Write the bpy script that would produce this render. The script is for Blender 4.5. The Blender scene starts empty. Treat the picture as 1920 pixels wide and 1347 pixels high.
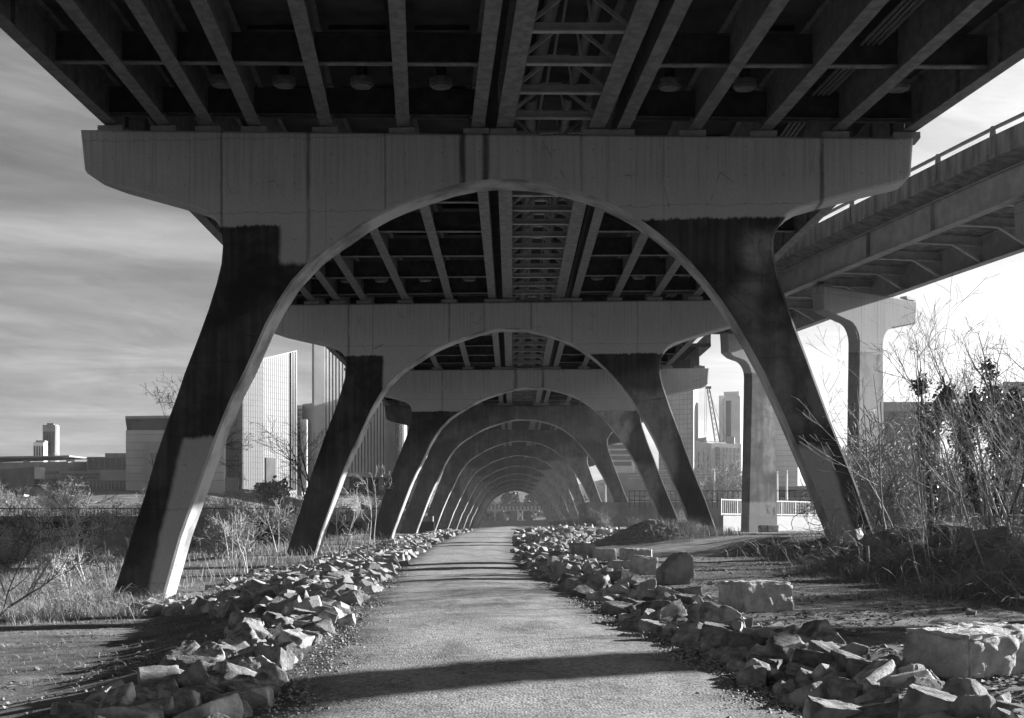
import bpy, bmesh, math, random
import numpy as np
from mathutils import Vector, Matrix, noise

# ------------------------------------------------------------------ camera, sky, sun, exposure
F = 2487.0            # focal length in photograph pixels (1920 wide)
EYE = 1.6
HZ = 985.0            # horizon row in the photograph
SC = bpy.context.scene
COL = SC.collection
cam_d = bpy.data.cameras.new('camera')
cam_d.sensor_width = 36.0
cam_d.lens = 36.0 * F / 1920.0
cam_d.shift_y = (HZ - 673.5) / 1920.0
cam_d.clip_start = 0.1
cam_d.clip_end = 6000
cam = bpy.data.objects.new('camera', cam_d)
cam.location = (0, 0, EYE)
cam.rotation_euler = (math.radians(90), 0, 0)
COL.objects.link(cam)
SC.camera = cam

SUN_AZ = math.radians(28.0)      # ahead of due right
SUN_EL = math.radians(17.5)
sdir = Vector((math.cos(SUN_AZ) * math.cos(SUN_EL), math.sin(SUN_AZ) * math.cos(SUN_EL), math.sin(SUN_EL)))
sun_d = bpy.data.lights.new('sun', 'SUN')
sun_d.energy = 5.0
sun_d.angle = math.radians(0.55)
sun_d.color = (1, 1, 1)
sun = bpy.data.objects.new('sun', sun_d)
sun.rotation_euler = sdir.to_track_quat('Z', 'Y').to_euler()
sun.location = (60, 40, 60)
COL.objects.link(sun)

SC.view_settings.view_transform = 'Standard'
SC.view_settings.look = 'None'
SC.view_settings.exposure = 1.75
SC.view_settings.gamma = 1.0
SC.cycles.use_denoising = True
SC.cycles.max_bounces = 6
SC.cycles.diffuse_bounces = 4
SC.cycles.transparent_max_bounces = 8
SC.cycles.volume_bounces = 0


class NT:
    """small helper to write node trees"""
    def __init__(s, tree):
        s.t = tree

    def n(s, typ, ins=None, **kw):
        nd = s.t.nodes.new(typ)
        for k, v in kw.items():
            setattr(nd, k, v)
        if ins:
            for k, v in ins.items():
                s.put(nd.inputs[k], v)
        return nd

    def put(s, sock, v):
        if hasattr(v, 'is_output'):
            s.t.links.new(v, sock)
        else:
            sock.default_value = v

    def m(s, op, a, b=0.0, c=None, clamp=False):
        nd = s.t.nodes.new('ShaderNodeMath')
        nd.operation = op
        nd.use_clamp = clamp
        s.put(nd.inputs[0], a)
        s.put(nd.inputs[1], b)
        if c is not None:
            s.put(nd.inputs[2], c)
        return nd.outputs[0]

    def step(s, x, a, b):
        nd = s.n('ShaderNodeMapRange', {0: x, 1: a, 2: b, 3: 0.0, 4: 1.0}, interpolation_type='SMOOTHSTEP')
        return nd.outputs[0]

    def mix(s, f, a, b):
        nd = s.n('ShaderNodeMapRange', {0: f, 1: 0.0, 2: 1.0, 3: a, 4: b})
        return nd.outputs[0]

    def noise(s, vec, scale, detail=5, rough=.55, dist=0.0):
        nd = s.n('ShaderNodeTexNoise', {'Vector': vec, 'Scale': scale, 'Detail': detail, 'Roughness': rough, 'Distortion': dist})
        return nd.outputs['Fac']

    def scaled(s, vec, sc, loc=(0, 0, 0)):
        nd = s.n('ShaderNodeMapping', {'Vector': vec, 'Scale': sc, 'Location': loc})
        return nd.outputs[0]


W = bpy.data.worlds.new('World')
SC.world = W
W.use_nodes = True
nt = NT(W.node_tree)
W.node_tree.nodes.clear()
sky = nt.n('ShaderNodeTexSky', sky_type='NISHITA', sun_disc=False, sun_elevation=SUN_EL,
           sun_rotation=math.pi / 2 - SUN_AZ, altitude=50, air_density=1.0, dust_density=2.0, ozone_density=1.0)
sep = nt.n('ShaderNodeSeparateColor', {0: sky.outputs[0]})
# panchromatic black-and-white rendering of the sky, as through an orange filter
g = nt.m('ADD', nt.m('MULTIPLY', sep.outputs[0], 0.62), nt.m('ADD', nt.m('MULTIPLY', sep.outputs[1], 0.30), nt.m('MULTIPLY', sep.outputs[2], 0.08)))
tc = nt.n('ShaderNodeTexCoord')
d = nt.n('ShaderNodeSeparateXYZ', {0: tc.outputs['Generated']})
zz = nt.m('MAXIMUM', nt.m('ADD', d.outputs[2], 0.10), 0.03)
px = nt.m('DIVIDE', d.outputs[0], zz)
py = nt.m('DIVIDE', d.outputs[1], zz)
cv = nt.n('ShaderNodeCombineXYZ', {0: px, 1: py, 2: 0.0}).outputs[0]
warp = nt.noise(nt.scaled(cv, (0.7, 0.7, 1)), 1.0, 3)
cv2 = nt.n('ShaderNodeCombineXYZ', {0: nt.m('ADD', px, nt.m('MULTIPLY', warp, .8)), 1: nt.m('ADD', py, nt.m('MULTIPLY', warp, .6)), 2: 0.0}).outputs[0]
mp = nt.n('ShaderNodeMapping', {'Vector': cv2, 'Scale': (0.40, 1.5, 1), 'Rotation': (0, 0, math.radians(-52)), 'Location': (3.1, 1.7, 0)}).outputs[0]
c1 = nt.noise(mp, 1.15, 9, .64, .7)
az = nt.m('ARCTAN2', d.outputs[0], d.outputs[1])
ca_ = nt.n('ShaderNodeCombineXYZ', {0: nt.m('ADD', az, nt.m('MULTIPLY', warp, .12)), 1: nt.m('ADD', d.outputs[2], nt.m('MULTIPLY', warp, .05)), 2: 0.0}).outputs[0]
ma = nt.n('ShaderNodeMapping', {'Vector': nt.n('ShaderNodeVectorRotate', {'Vector': ca_, 'Angle': math.radians(11)}, rotation_type='Z_AXIS').outputs[0], 'Scale': (3.2, 22, 1)}).outputs[0]
c3 = nt.noise(ma, 1.0, 9, .66, .5)
c1 = nt.m('ADD', nt.m('MULTIPLY', c1, .4), nt.m('MULTIPLY', c3, .6))
c2 = nt.noise(nt.scaled(cv2, (.8, 1.1, 1), (7, 2, 0)), .9, 5, .6)
cl = nt.m('MULTIPLY', nt.step(c1, .36, .70), nt.m('ADD', nt.m('MULTIPLY', nt.step(c2, .3, .7), .8), .25))
right = nt.step(d.outputs[0], -.25, .3)
white = nt.m('ADD', nt.m('MULTIPLY', g, 1.25), nt.m('MULTIPLY', right, 1.6))
amt = nt.m('MULTIPLY', nt.m('ADD', cl, .06), nt.m('ADD', .6, nt.m('MULTIPLY', right, .4)))
hor = nt.step(d.outputs[2], .30, .02)
base = nt.m('MULTIPLY', g, nt.m('ADD', .33, nt.m('MULTIPLY', right, .42)))
gray = nt.m('ADD', nt.m('ADD', base, nt.m('MULTIPLY', amt, nt.m('MULTIPLY', white, nt.m('SUBTRACT', 1.15, nt.m('MULTIPLY', right, .72))))), nt.m('MULTIPLY', nt.m('MULTIPLY', hor, hor), 1.0))
SKY_K = 0.05
bg = nt.n('ShaderNodeBackground', {'Color': gray, 'Strength': SKY_K})
out = nt.n('ShaderNodeOutputWorld', {'Surface': bg.outputs[0]})


# ------------------------------------------------------------------ helpers
def at(px, py, d):
    return Vector(((px - 960) * d / F, d, EYE + (HZ - py) * d / F))


def smooth(x, a, b):
    t = (x - a) / (b - a)
    t = 0.0 if t < 0 else 1.0 if t > 1 else t
    return t * t * (3 - 2 * t)


def tag(o, label=None, cat=None, group=None, kind=None):
    if label: o['label'] = label
    if cat: o['category'] = cat
    if group: o['group'] = group
    if kind: o['kind'] = kind
    return o


def empty(name, loc, label=None, cat=None, group=None, rz=0.0):
    o = bpy.data.objects.new(name, None)
    o.empty_display_size = 0.3
    o.location = loc
    o.rotation_euler = (0, 0, rz)
    COL.objects.link(o)
    return tag(o, label, cat, group)


class MB:
    """collects shapes; build() links them as ONE mesh object"""
    def __init__(s):
        s.v, s.f = [], []

    def add(s, vs, fs):
        b = len(s.v)
        s.v.extend([tuple(p) for p in vs])
        s.f.extend([tuple(i + b for i in f) for f in fs])

    def box(s, c, size, rz=0.0, taper=1.0):
        x, y, z = size[0] / 2, size[1] / 2, size[2] / 2
        ca, sa = math.cos(rz), math.sin(rz)
        vs = []
        for k, (sx, sy, sz) in enumerate([(-1, -1, -1), (1, -1, -1), (1, 1, -1), (-1, 1, -1), (-1, -1, 1), (1, -1, 1), (1, 1, 1), (-1, 1, 1)]):
            t = taper if sz > 0 else 1.0
            a, b = sx * x * t, sy * y * t
            vs.append((c[0] + a * ca - b * sa, c[1] + a * sa + b * ca, c[2] + sz * z))
        s.add(vs, [(0, 3, 2, 1), (4, 5, 6, 7), (0, 1, 5, 4), (1, 2, 6, 5), (2, 3, 7, 6), (3, 0, 4, 7)])

    def beam(s, a, b, w, h, up=(0, 0, 1)):
        """box of width w, height h from a to b (centre line)"""
        a, b, up = Vector(a), Vector(b), Vector(up)
        d = (b - a).normalized()
        r = d.cross(up)
        if r.length < 1e-4:
            r = d.cross(Vector((0, 1, 0)))
        r.normalize()
        u = r.cross(d)
        vs = []
        for p in (a, b):
            for (i, j) in ((-1, -1), (1, -1), (1, 1), (-1, 1)):
                vs.append(p + r * (i * w / 2) + u * (j * h / 2))
        s.add(vs, [(0, 1, 2, 3), (7, 6, 5, 4), (0, 4, 5, 1), (1, 5, 6, 2), (2, 6, 7, 3), (3, 7, 4, 0)])

    def tube(s, pts, rad, k=5, cap=True):
        pts = [Vector(p) for p in pts]
        n = len(pts)
        if not hasattr(rad, '__len__'):
            rad = [rad] * n
        b = len(s.v)
        ref = Vector((.31, .77, .55)).normalized()
        for i, p in enumerate(pts):
            d = (pts[min(i + 1, n - 1)] - pts[max(i - 1, 0)])
            if d.length < 1e-6: d = Vector((0, 0, 1))
            d.normalize()
            r = d.cross(ref)
            if r.length < .05: r = d.cross(Vector((1, 0, 0)))
            r.normalize()
            u = r.cross(d)
            for j in range(k):
                t = 2 * math.pi * j / k
                s.v.append(tuple(p + (r * math.cos(t) + u * math.sin(t)) * rad[i]))
        for i in range(n - 1):
            for j in range(k):
                j2 = (j + 1) % k
                s.f.append((b + i * k + j, b + i * k + j2, b + (i + 1) * k + j2, b + (i + 1) * k + j))
        if cap:
            s.f.append(tuple(b + j for j in reversed(range(k))))
            s.f.append(tuple(b + (n - 1) * k + j for j in range(k)))

    def cyl(s, c, r, h, k=20):
        s.tube([c, (c[0], c[1], c[2] + h)], r, k)

    def prism(s, poly, z0, z1):
        """plan polygon extruded; z1 may be a list"""
        n = len(poly)
        z1 = z1 if hasattr(z1, '__len__') else [z1] * n
        vs = [(p[0], p[1], z0) for p in poly] + [(p[0], p[1], z1[i]) for i, p in enumerate(poly)]
        fs = [tuple(reversed(range(n))), tuple(range(n, 2 * n))]
        for i in range(n):
            j = (i + 1) % n
            fs.append((i, j, n + j, n + i))
        s.add(vs, fs)

    def build(s, name, mat, parent=None, base=None, smooth_deg=None, local=False, bevel=0.0):
        me = bpy.data.meshes.new(name)
        o = bpy.data.objects.new(name, me)
        if parent is not None:
            off = Vector((0, 0, 0)) if local else world_loc(parent)
            o.parent = parent
        else:
            if base is None:
                a = np.array(s.v)
                base = ((a[:, 0].min() + a[:, 0].max()) / 2, (a[:, 1].min() + a[:, 1].max()) / 2, a[:, 2].min())
            off = Vector(base)
            o.location = off
        vs = s.v if local else [(p[0] - off.x, p[1] - off.y, p[2] - off.z) for p in s.v]
        me.from_pydata(vs, [], s.f)
        me.materials.append(mat)
        if smooth_deg is not None or bevel:
            bm = bmesh.new()
            bm.from_mesh(me)
            if bevel:
                bmesh.ops.bevel(bm, geom=[e for e in bm.edges if len(e.link_faces) == 2 and e.calc_face_angle(0) > .5], offset=bevel, segments=1, affect='EDGES', clamp_overlap=True)
            if smooth_deg is not None:
                for fc in bm.faces: fc.smooth = True
                for e in bm.edges:
                    if len(e.link_faces) == 2 and e.calc_face_angle(0) > math.radians(smooth_deg): e.smooth = False
            bm.to_mesh(me)
            bm.free()
        me.update()
        COL.objects.link(o)
        return o


def world_loc(o):
    p = Vector((0, 0, 0))
    while o is not None:
        p += Vector(o.location)
        o = o.parent
    return p


def copy_tree(o, parent=None):
    c = o.copy()
    COL.objects.link(c)
    if parent is not None: c.parent = parent
    for ch in [x for x in o.children]:
        copy_tree(ch, c)
    return c


# ------------------------------------------------------------------ materials (all greys: a black-and-white place)
MATS = {}


def simple(name, lo, hi=None, scale=3.0, *a, objrand=0.0, **k):
    mt = simple_(name, lo, hi, scale, *a, **k)
    if objrand and not mt.get('rnd'):
        mt['rnd'] = 1
        t = NT(mt.node_tree)
        b = mt.node_tree.nodes['Principled BSDF']
        src = b.inputs['Base Color'].links[0].from_socket
        r = t.n('ShaderNodeObjectInfo').outputs['Random']
        f = t.mix(r, 1 - objrand, 1 + objrand)
        O = t.n('ShaderNodeTexCoord').outputs['Object']
        st = t.mix(t.step(t.noise(O, 1.6, 4, .6), .35, .6), .62, 1.1)
        f = t.m('MULTIPLY', f, st)
        vm = t.n('ShaderNodeVectorMath', {0: src}, operation='SCALE')
        t.put(vm.inputs['Scale'], f)
        t.put(b.inputs['Base Color'], vm.outputs[0])
    return mt


def simple_(name, lo, hi=None, scale=3.0, rough=.85, bump=.0, bscale=20.0, detail=6, metal=0.0, stretch=(1, 1, 1), contrast=(.3, .7), spec=.3, bdist=.02):
    if name in MATS: return MATS[name]
    hi = lo if hi is None else hi
    mt = bpy.data.materials.new(name)
    mt.use_nodes = True
    t = NT(mt.node_tree)
    b = mt.node_tree.nodes['Principled BSDF']
    tcn = t.n('ShaderNodeTexCoord')
    v = t.scaled(tcn.outputs['Object'], stretch)
    f = t.step(t.noise(v, scale, detail, .6), *contrast)
    val = t.mix(f, lo, hi)
    t.put(b.inputs['Base Color'], t.n('ShaderNodeCombineColor', {0: val, 1: val, 2: val}).outputs[0])
    b.inputs['Roughness'].default_value = rough
    b.inputs['Metallic'].default_value = metal
    b.inputs['Specular IOR Level'].default_value = spec
    if bump:
        h = t.noise(v, bscale, 6, .65)
        bp = t.n('ShaderNodeBump', {'Strength': bump, 'Distance': bdist, 'Height': h})
        t.put(b.inputs['Normal'], bp.outputs[0])
    MATS[name] = mt
    return mt


def pier_material(name, zj, patches, joints, dark=(.03, .10), light=(.27, .36), seed=0.0, umax=14.0, zmax=13.0, darkpatch=()):
    """weathered concrete with a band of paint above height zj (local z), paint patches, dark joint stains"""
    mt = bpy.data.materials.new(name)
    mt.use_nodes = True
    t = NT(mt.node_tree)
    b = mt.node_tree.nodes['Principled BSDF']
    tcn = t.n('ShaderNodeTexCoord')
    O = tcn.outputs['Object']
    O = t.scaled(O, (1, 1, 1), (0, 0, 0))
    s3 = t.n('ShaderNodeSeparateXYZ', {0: O})
    Os = t.scaled(O, (1, 1, 1), (seed * 7.3, seed * 3.1, seed * 1.7))
    n1 = t.m('SUBTRACT', t.noise(Os, .9, 6, .6), .5)
    n2 = t.m('SUBTRACT', t.noise(t.scaled(Os, (1, 1, 1), (31, 5, 9)), .9, 6, .6), .5)
    u = t.m('ADD', s3.outputs[0], t.m('MULTIPLY', n1, .9))
    z = t.m('ADD', s3.outputs[2], t.m('MULTIPLY', n2, .9))
    ush = t.m('ADD', s3.outputs[0], t.m('MULTIPLY', n1, .26))
    zsh = t.m('ADD', s3.outputs[2], t.m('ADD', t.m('MULTIPLY', n2, .26), t.m('MULTIPLY', t.m('SUBTRACT', t.noise(t.scaled(Os, (5, 5, .3)), 1.3, 4, .6), .5), .22)))
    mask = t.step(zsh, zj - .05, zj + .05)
    for pt in patches:
        (u0, u1, z0, z1, sharp, amt), sl = pt[:6], (pt[6] if len(pt) > 6 else 0.0)
        uu, zv, w = (ush, zsh, .10) if sharp else (u, z, .34)
        if sl: uu = t.m('SUBTRACT', uu, t.m('MULTIPLY', s3.outputs[2], sl))
        a = t.m('MULTIPLY', t.step(uu, u0 - w, u0 + w), t.step(uu, u1 + w, u1 - w))
        c = t.m('MULTIPLY', t.step(zv, z0 - w, z0 + w), t.step(zv, z1 + w, z1 - w))
        pm = t.m('MULTIPLY', t.m('MULTIPLY', a, c), amt)
        if not sharp: pm = t.m('MULTIPLY', pm, t.mix(t.step(t.noise(t.scaled(Os, (1, 1, .6), (pt[0], pt[2], 3)), 1.5, 6, .65), .35, .6), .35, 1.0))
        mask = t.m('MAXIMUM', mask, pm)
    # weathered surface: blotches + vertical runs
    blot = t.step(t.noise(Os, .55, 7, .62, .4), .34, .68)
    runs = t.step(t.noise(t.scaled(Os, (2.2, 2.2, .10)), 1.6, 5, .6), .38, .66)
    runs2 = t.step(t.noise(t.scaled(Os, (7, 7, .16)), 1.5, 4, .6), .4, .7)
    fine = t.noise(Os, 9, 5, .7)
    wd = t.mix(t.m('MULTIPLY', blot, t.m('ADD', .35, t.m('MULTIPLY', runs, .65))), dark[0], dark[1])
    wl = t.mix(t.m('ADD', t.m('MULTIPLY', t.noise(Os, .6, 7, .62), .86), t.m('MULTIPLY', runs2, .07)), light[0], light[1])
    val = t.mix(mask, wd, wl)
    val = t.m('MULTIPLY', val, t.mix(fine, .8, 1.2))
    # dark stains run down from the leaking joints
    if joints:
        st = None
        for (uj, wj, aj) in joints:
            dd = t.m('ABSOLUTE', t.m('SUBTRACT', t.m('ADD', s3.outputs[0], t.m('MULTIPLY', n1, .10)), uj))
            one = t.m('MULTIPLY', t.step(dd, wj, wj * .25), aj)
            st = one if st is None else t.m('MAXIMUM', st, one)
        st = t.m('MULTIPLY', st, t.mix(t.step(t.noise(t.scaled(Os, (3, 3, .5)), 1.5, 4), .25, .6), .35, 1.0))
        st = t.m('MULTIPLY', st, t.step(s3.outputs[2], zj - 2.5, zj + .3))
        val = t.m('MULTIPLY', val, t.mix(st, 1.0, .22))
    # tie holes on a regular grid, faint lift lines
    fx = t.m('ABSOLUTE', t.m('SUBTRACT', t.m('FRACT', t.m('DIVIDE', t.m('ADD', s3.outputs[0], 40.3), 1.22)), .5))
    fz = t.m('ABSOLUTE', t.m('SUBTRACT', t.m('FRACT', t.m('DIVIDE', t.m('ADD', s3.outputs[2], 40.1), .92)), .5))
    rad = t.m('SQRT', t.m('ADD', t.m('POWER', t.m('MULTIPLY', fx, 1.22), 2.0), t.m('POWER', t.m('MULTIPLY', fz, .92), 2.0)))
    val = t.m('MULTIPLY', val, t.mix(t.step(rad, .03, .022), 1.0, .55))
    fz2 = t.m('ABSOLUTE', t.m('SUBTRACT', t.m('FRACT', t.m('DIVIDE', t.m('ADD', zsh, 40.6), 2.44)), .5))
    val = t.m('MULTIPLY', val, t.mix(t.step(fz2, .012, .004), 1.0, .78))
    crk = t.n('ShaderNodeTexVoronoi', {'Vector': t.scaled(Os, (.5, .5, .22)), 'Scale': 1.0, 'Randomness': 1.0}, feature='DISTANCE_TO_EDGE')
    val = t.m('MULTIPLY', val, t.mix(t.m('MULTIPLY', t.step(crk.outputs['Distance'], .006, .001), t.step(n1, .0, .12)), 1.0, .5))
    tops = t.m('MULTIPLY', t.step(s3.outputs[2], zmax - 1.3, zmax), runs2)
    val = t.m('MULTIPLY', val, t.mix(tops, 1.0, .78))
    t.put(b.inputs['Base Color'], t.n('ShaderNodeCombineColor', {0: val, 1: val, 2: val}).outputs[0])
    b.inputs['Roughness'].default_value = .88
    b.inputs['Specular IOR Level'].default_value = .25
    # board-marked, slightly pitted concrete
    wv = t.n('ShaderNodeTexWave', {'Vector': t.scaled(O, (1, 1, 1)), 'Scale': 1.1, 'Distortion': 1.0, 'Detail': 2.0}, wave_type='BANDS', bands_direction='X')
    hh = t.m('ADD', t.m('MULTIPLY', wv.outputs['Fac'], .004), t.m('MULTIPLY', t.noise(Os, 14, 6, .7), .5))
    bp = t.n('ShaderNodeBump', {'Strength': .35, 'Distance': .03, 'Height': hh})
    t.put(b.inputs['Normal'], bp.outputs[0])
    return mt


M_steel = simple('painted_steel', .03, .065, 2.2, .6, .1, 12, contrast=(.35, .7))
M_flange = simple('flange_steel', .13, .22, 3.5, .6, .1, 12, contrast=(.36, .66), stretch=(1, .8, 1))
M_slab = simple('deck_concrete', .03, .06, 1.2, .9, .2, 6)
M_conc = simple('concrete', .24, .36, 1.2, .9, .25, 14, stretch=(1, 1, .4))
M_conc_dark = simple('weathered_concrete', .10, .24, 1.5, .9, .3, 10, stretch=(1.5, 1.5, .3))
M_pad = simple('bearing_concrete', .22, .32, 3, .9)
M_rail = simple('galvanised_metal', .35, .45, 5, .5)
M_raild = simple('dark_rail_metal', .035, .06, 5, .6)
M_pipe = simple('pipe_metal', .12, .18, 3, .6)
M_rock = simple('granite_rock', .17, .40, 3.2, .9, .55, 16, detail=9, contrast=(.25, .72), bdist=.03)
M_block = simple('cut_granite', .32, .52, 7, .92, .9, 22, detail=9, bdist=.035)
M_bark = simple('pale_bark', .15, .34, 9, .9, .3, 30)
M_bark_d = simple('dark_bark', .045, .10, 9, .9, .3, 30)
M_birch = simple('birch_bark', .34, .52, 9, .9, .3, 30)
M_twig = simple('twig_bark', .09, .2, 5, .9)
M_ivy = simple('ivy_leaves', .035, .085, 3, .45, spec=.5)
M_ever = simple('evergreen_leaves', .035, .08, 3, .6)
M_grass = simple('dry_grass', .20, .42, 1.3, .9)
M_weed = simple('dry_weeds', .10, .2, 2.5, .9)
M_pebble = simple('pebble_stone', .12, .42, 40, .9, detail=2)
M_brush = simple('winter_twigs', .2, .38, .4, .95)
M_dirtpile = simple('dirt_rubble', .13, .33, 6, .95, .9, 12, bdist=.06)

# ------------------------------------------------------------------ ground, path
PH = [(-60, 1.75), (5, 1.74), (11, 1.69), (17, 1.5), (26, 1.33), (42, 1.27), (64, 1.05), (91, .74), (115, .55), (140, .45), (400, .45), (900, .45)]
PC = [(-60, .4), (11, .23), (17, -.07), (26, -.63), (42, -1.44), (64, -1.9), (91, -1.8), (115, -1.5), (150, -1.0), (900, 0)]
LH = [(-60, 2.1), (11, 2.2), (19, 2.33), (43, 2.62), (75, 1.75), (108, 1.2), (140, .9), (900, .9)]
PW = 2.15
LWT = [(11, 2.7), (17, 2.35), (26, 2.15), (91, 2.15)]
RWT = [(11, 2.5), (17, 2.12), (26, 1.78), (30, 1.68), (42, 1.72), (48, 1.8), (64, 2.1), (91, 2.15)]


def lerp(tab, x):
    if x <= tab[0][0]: return tab[0][1]
    for (a, b), (c, e) in zip(tab, tab[1:]):
        if x <= c:
            t = (x - a) / (c - a)
            return b + (e - b) * t
    return tab[-1][1]


def gz0(X, Y):
    p = EYE - lerp(PH, Y)
    c = lerp(PC, Y)
    dx = X - c
    h = p
    if dx < -2.2:
        L = EYE - lerp(LH, Y)
        e = 7.0 + 2.5 * smooth(Y, 20, 42)
        h = p + (L - p) * smooth(-dx, 2.3, e)
        far = EYE - 2.45
        h += (far - h) * smooth(-X, 15, 24) * smooth(Y, 48, 62)
    elif dx > 1.5:
        dx += 2.2 - lerp(RWT, Y)
        R = EYE - .47
        h = p + .16 * smooth(dx, 2.4, 3.6)
        k_ = smooth(Y, 46, 60)
        bank = smooth(X, 7.6 + .5 * math.sin(Y * .35), 10.2 + .5 * math.sin(Y * .35)) * (1 - k_) + smooth(dx, 5.0, 11.5) * k_
        h += (R - h) * bank
        h += .2 * smooth(X, 11.5, 20) * smooth(Y, 75, 55)
        h += .25 * smooth(X, 8, 11) * smooth(Y, 50, 36)
    hill = smooth(Y, 150, 400) * 12.0 * smooth(abs(X), 28, 80)
    h += hill + smooth(Y, 500, 640) * (6 + 14 * smooth(abs(X), 130, 40))
    if Y > 165 and X < -20:
        h += 1.4 * smooth(Y, 165, 185) * smooth(-X, 20, 35)
    return h


def gz(X, Y):
    h = gz0(X, Y)
    if Y < 140:
        c = lerp(PC, Y)
        off = smooth(abs(X - c), 2.2, 4.2)
        h += off * (.05 * (noise.noise((X * .35, Y * .3, 1.3))) + .03 * noise.noise((X * 1.3, Y * 1.1, 5.1)))
    return h


def axis(lo, hi, a, b, fine, g):
    pts = list(np.arange(a, b + 1e-6, fine))
    st, x = fine, a
    left = []
    while x > lo:
        st *= g
        x -= st
        left.append(x)
    st, x = fine, b
    right = []
    while x < hi:
        st *= g
        x += st
        right.append(x)
    return list(reversed(left)) + pts + right


gx = axis(-1500, 1500, -16, 16, .28, 1.10)
gy = axis(-120, 2600, 7, 60, .32, 1.055)
vs = [(x, y, gz(x, y)) for y in gy for x in gx]
nx = len(gx)
fs = [(j * nx + i, j * nx + i + 1, (j + 1) * nx + i + 1, (j + 1) * nx + i) for j in range(len(gy) - 1) for i in range(nx - 1)]
g_ = MB()
g_.v, g_.f = vs, fs

mt = bpy.data.materials.new('bare_earth')
mt.use_nodes = True
t = NT(mt.node_tree)
b = mt.node_tree.nodes['Principled BSDF']
O = t.n('ShaderNodeTexCoord').outputs['Object']
big = t.step(t.noise(O, .22, 6, .6), .36, .66)
med = t.step(t.noise(O, 1.7, 7, .65), .35, .68)
fine = t.noise(O, 24, 5, .7)
vor = t.n('ShaderNodeTexVoronoi', {'Vector': O, 'Scale': 16.0, 'Randomness': 1.0})
leaf = t.m('MULTIPLY', t.step(vor.outputs['Distance'], .28, .12), t.step(t.n('ShaderNodeSeparateColor', {0: vor.outputs['Color']}).outputs[0], .55, .75))
v_ = t.mix(t.m('ADD', t.m('MULTIPLY', big, .55), t.m('MULTIPLY', med, .45)), .05, .22)
v_ = t.m('MULTIPLY', v_, t.mix(fine, .6, 1.4))
v_ = t.m('ADD', v_, t.m('MULTIPLY', leaf, .07))
t.put(b.inputs['Base Color'], t.n('ShaderNodeCombineColor', {0: v_, 1: v_, 2: v_}).outputs[0])
b.inputs['Roughness'].default_value = .95
b.inputs['Specular IOR Level'].default_value = .15
hh = t.m('ADD', t.m('MULTIPLY', t.noise(O, 7, 9, .72), 1.0), t.m('MULTIPLY', leaf, .06))
t.put(b.inputs['Normal'], t.n('ShaderNodeBump', {'Strength': .9, 'Distance': .07, 'Height': hh}).outputs[0])
M_earth = mt
ground = g_.build('ground', M_earth, base=(0, 0, 0))
for p in ground.data.polygons: p.use_smooth = True
tag(ground, 'bare winter earth with leaf litter beside the gravel path', kind='structure')

# gravel path: fine strip following the embankment, ragged edges
mt = bpy.data.materials.new('path_gravel')
mt.use_nodes = True
t = NT(mt.node_tree)
b = mt.node_tree.nodes['Principled BSDF']
O = t.n('ShaderNodeTexCoord').outputs['Object']
big = t.step(t.noise(t.scaled(O, (1, .5, 1)), .8, 6, .6), .3, .7)
fine = t.noise(O, 55, 4, .75)
vor = t.n('ShaderNodeTexVoronoi', {'Vector': O, 'Scale': 34.0, 'Randomness': 1.0})
stone = t.n('ShaderNodeSeparateColor', {0: vor.outputs['Color']}).outputs[0]
v_ = t.m('MULTIPLY', t.mix(big, .20, .31), t.mix(fine, .55, 1.45))
v_ = t.m('MULTIPLY', v_, t.mix(stone, .6, 1.35))
dk = t.m('MAXIMUM', t.step(t.noise(O, 5.5, 7, .75), .55, .64), t.m('MULTIPLY', t.step(t.noise(t.scaled(O, (1, .4, 1)), 1.1, 8, .7), .52, .62), .75))
v_ = t.m('MULTIPLY', v_, t.mix(dk, 1.0, .55))
edge = t.n('ShaderNodeAttribute', attribute_name='edge').outputs['Fac']
en = t.step(t.m('ADD', edge, t.m('MULTIPLY', t.m('SUBTRACT', t.noise(O, 1.4, 7, .7), .5), .9)), .55, .95)
v_ = t.m('MULTIPLY', v_, t.mix(en, 1.0, .48))
t.put(b.inputs['Base Color'], t.n('ShaderNodeCombineColor', {0: v_, 1: v_, 2: v_}).outputs[0])
b.inputs['Roughness'].default_value = .95
b.inputs['Specular IOR Level'].default_value = .15
hh = t.m('ADD', t.m('MULTIPLY', t.noise(O, 6, 8, .7), .6), t.m('MULTIPLY', vor.outputs['Distance'], -.35))
t.put(b.inputs['Normal'], t.n('ShaderNodeBump', {'Strength': .6, 'Distance': .035, 'Height': hh}).outputs[0])
M_path = mt
pb = MB()
EDG = []
ys = [y for y in axis(-100, 420, 7, 60, .2, 1.04)]
NXP = 22
for y in ys:
    c = lerp(PC, y)
    wl = lerp(LWT, y) + .3 * noise.noise((3.3, y * .55, 0)) * smooth(y, 60, 20) + .18 * noise.noise((9.1, y * 2.3, 0))
    wr = lerp(RWT, y) + .35 * noise.noise((7.7, y * .5, 4)) * smooth(y, 60, 20) + .18 * noise.noise((2.1, y * 2.1, 8))
    for i in range(NXP + 1):
        s_ = i / NXP * 2 - 1
        x = c + (wl if s_ < 0 else wr) * s_
        e = 1 - smooth(abs(s_), .86, 1.0)
        z = gz0(x, y) + .012 + (.06 * (1 - s_ * s_) + .022 * noise.noise((x * .9, y * .6, 2)) + .012 * noise.noise((x * 3, y * 2.4, 7)) + .02) * e - .03 * (1 - e)
        pb.v.append((x, y, z))
        EDG.append(abs(s_))
for j in range(len(ys) - 1):
    for i in range(NXP):
        a = j * (NXP + 1) + i
        pb.f.append((a, a + 1, a + NXP + 2, a + NXP + 1))
path = pb.build('path', M_path, base=(0, 0, 0))
for p in path.data.polygons: p.use_smooth = True
at_ = path.data.attributes.new('edge', 'FLOAT', 'POINT')
at_.data.foreach_set('value', EDG)
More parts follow.
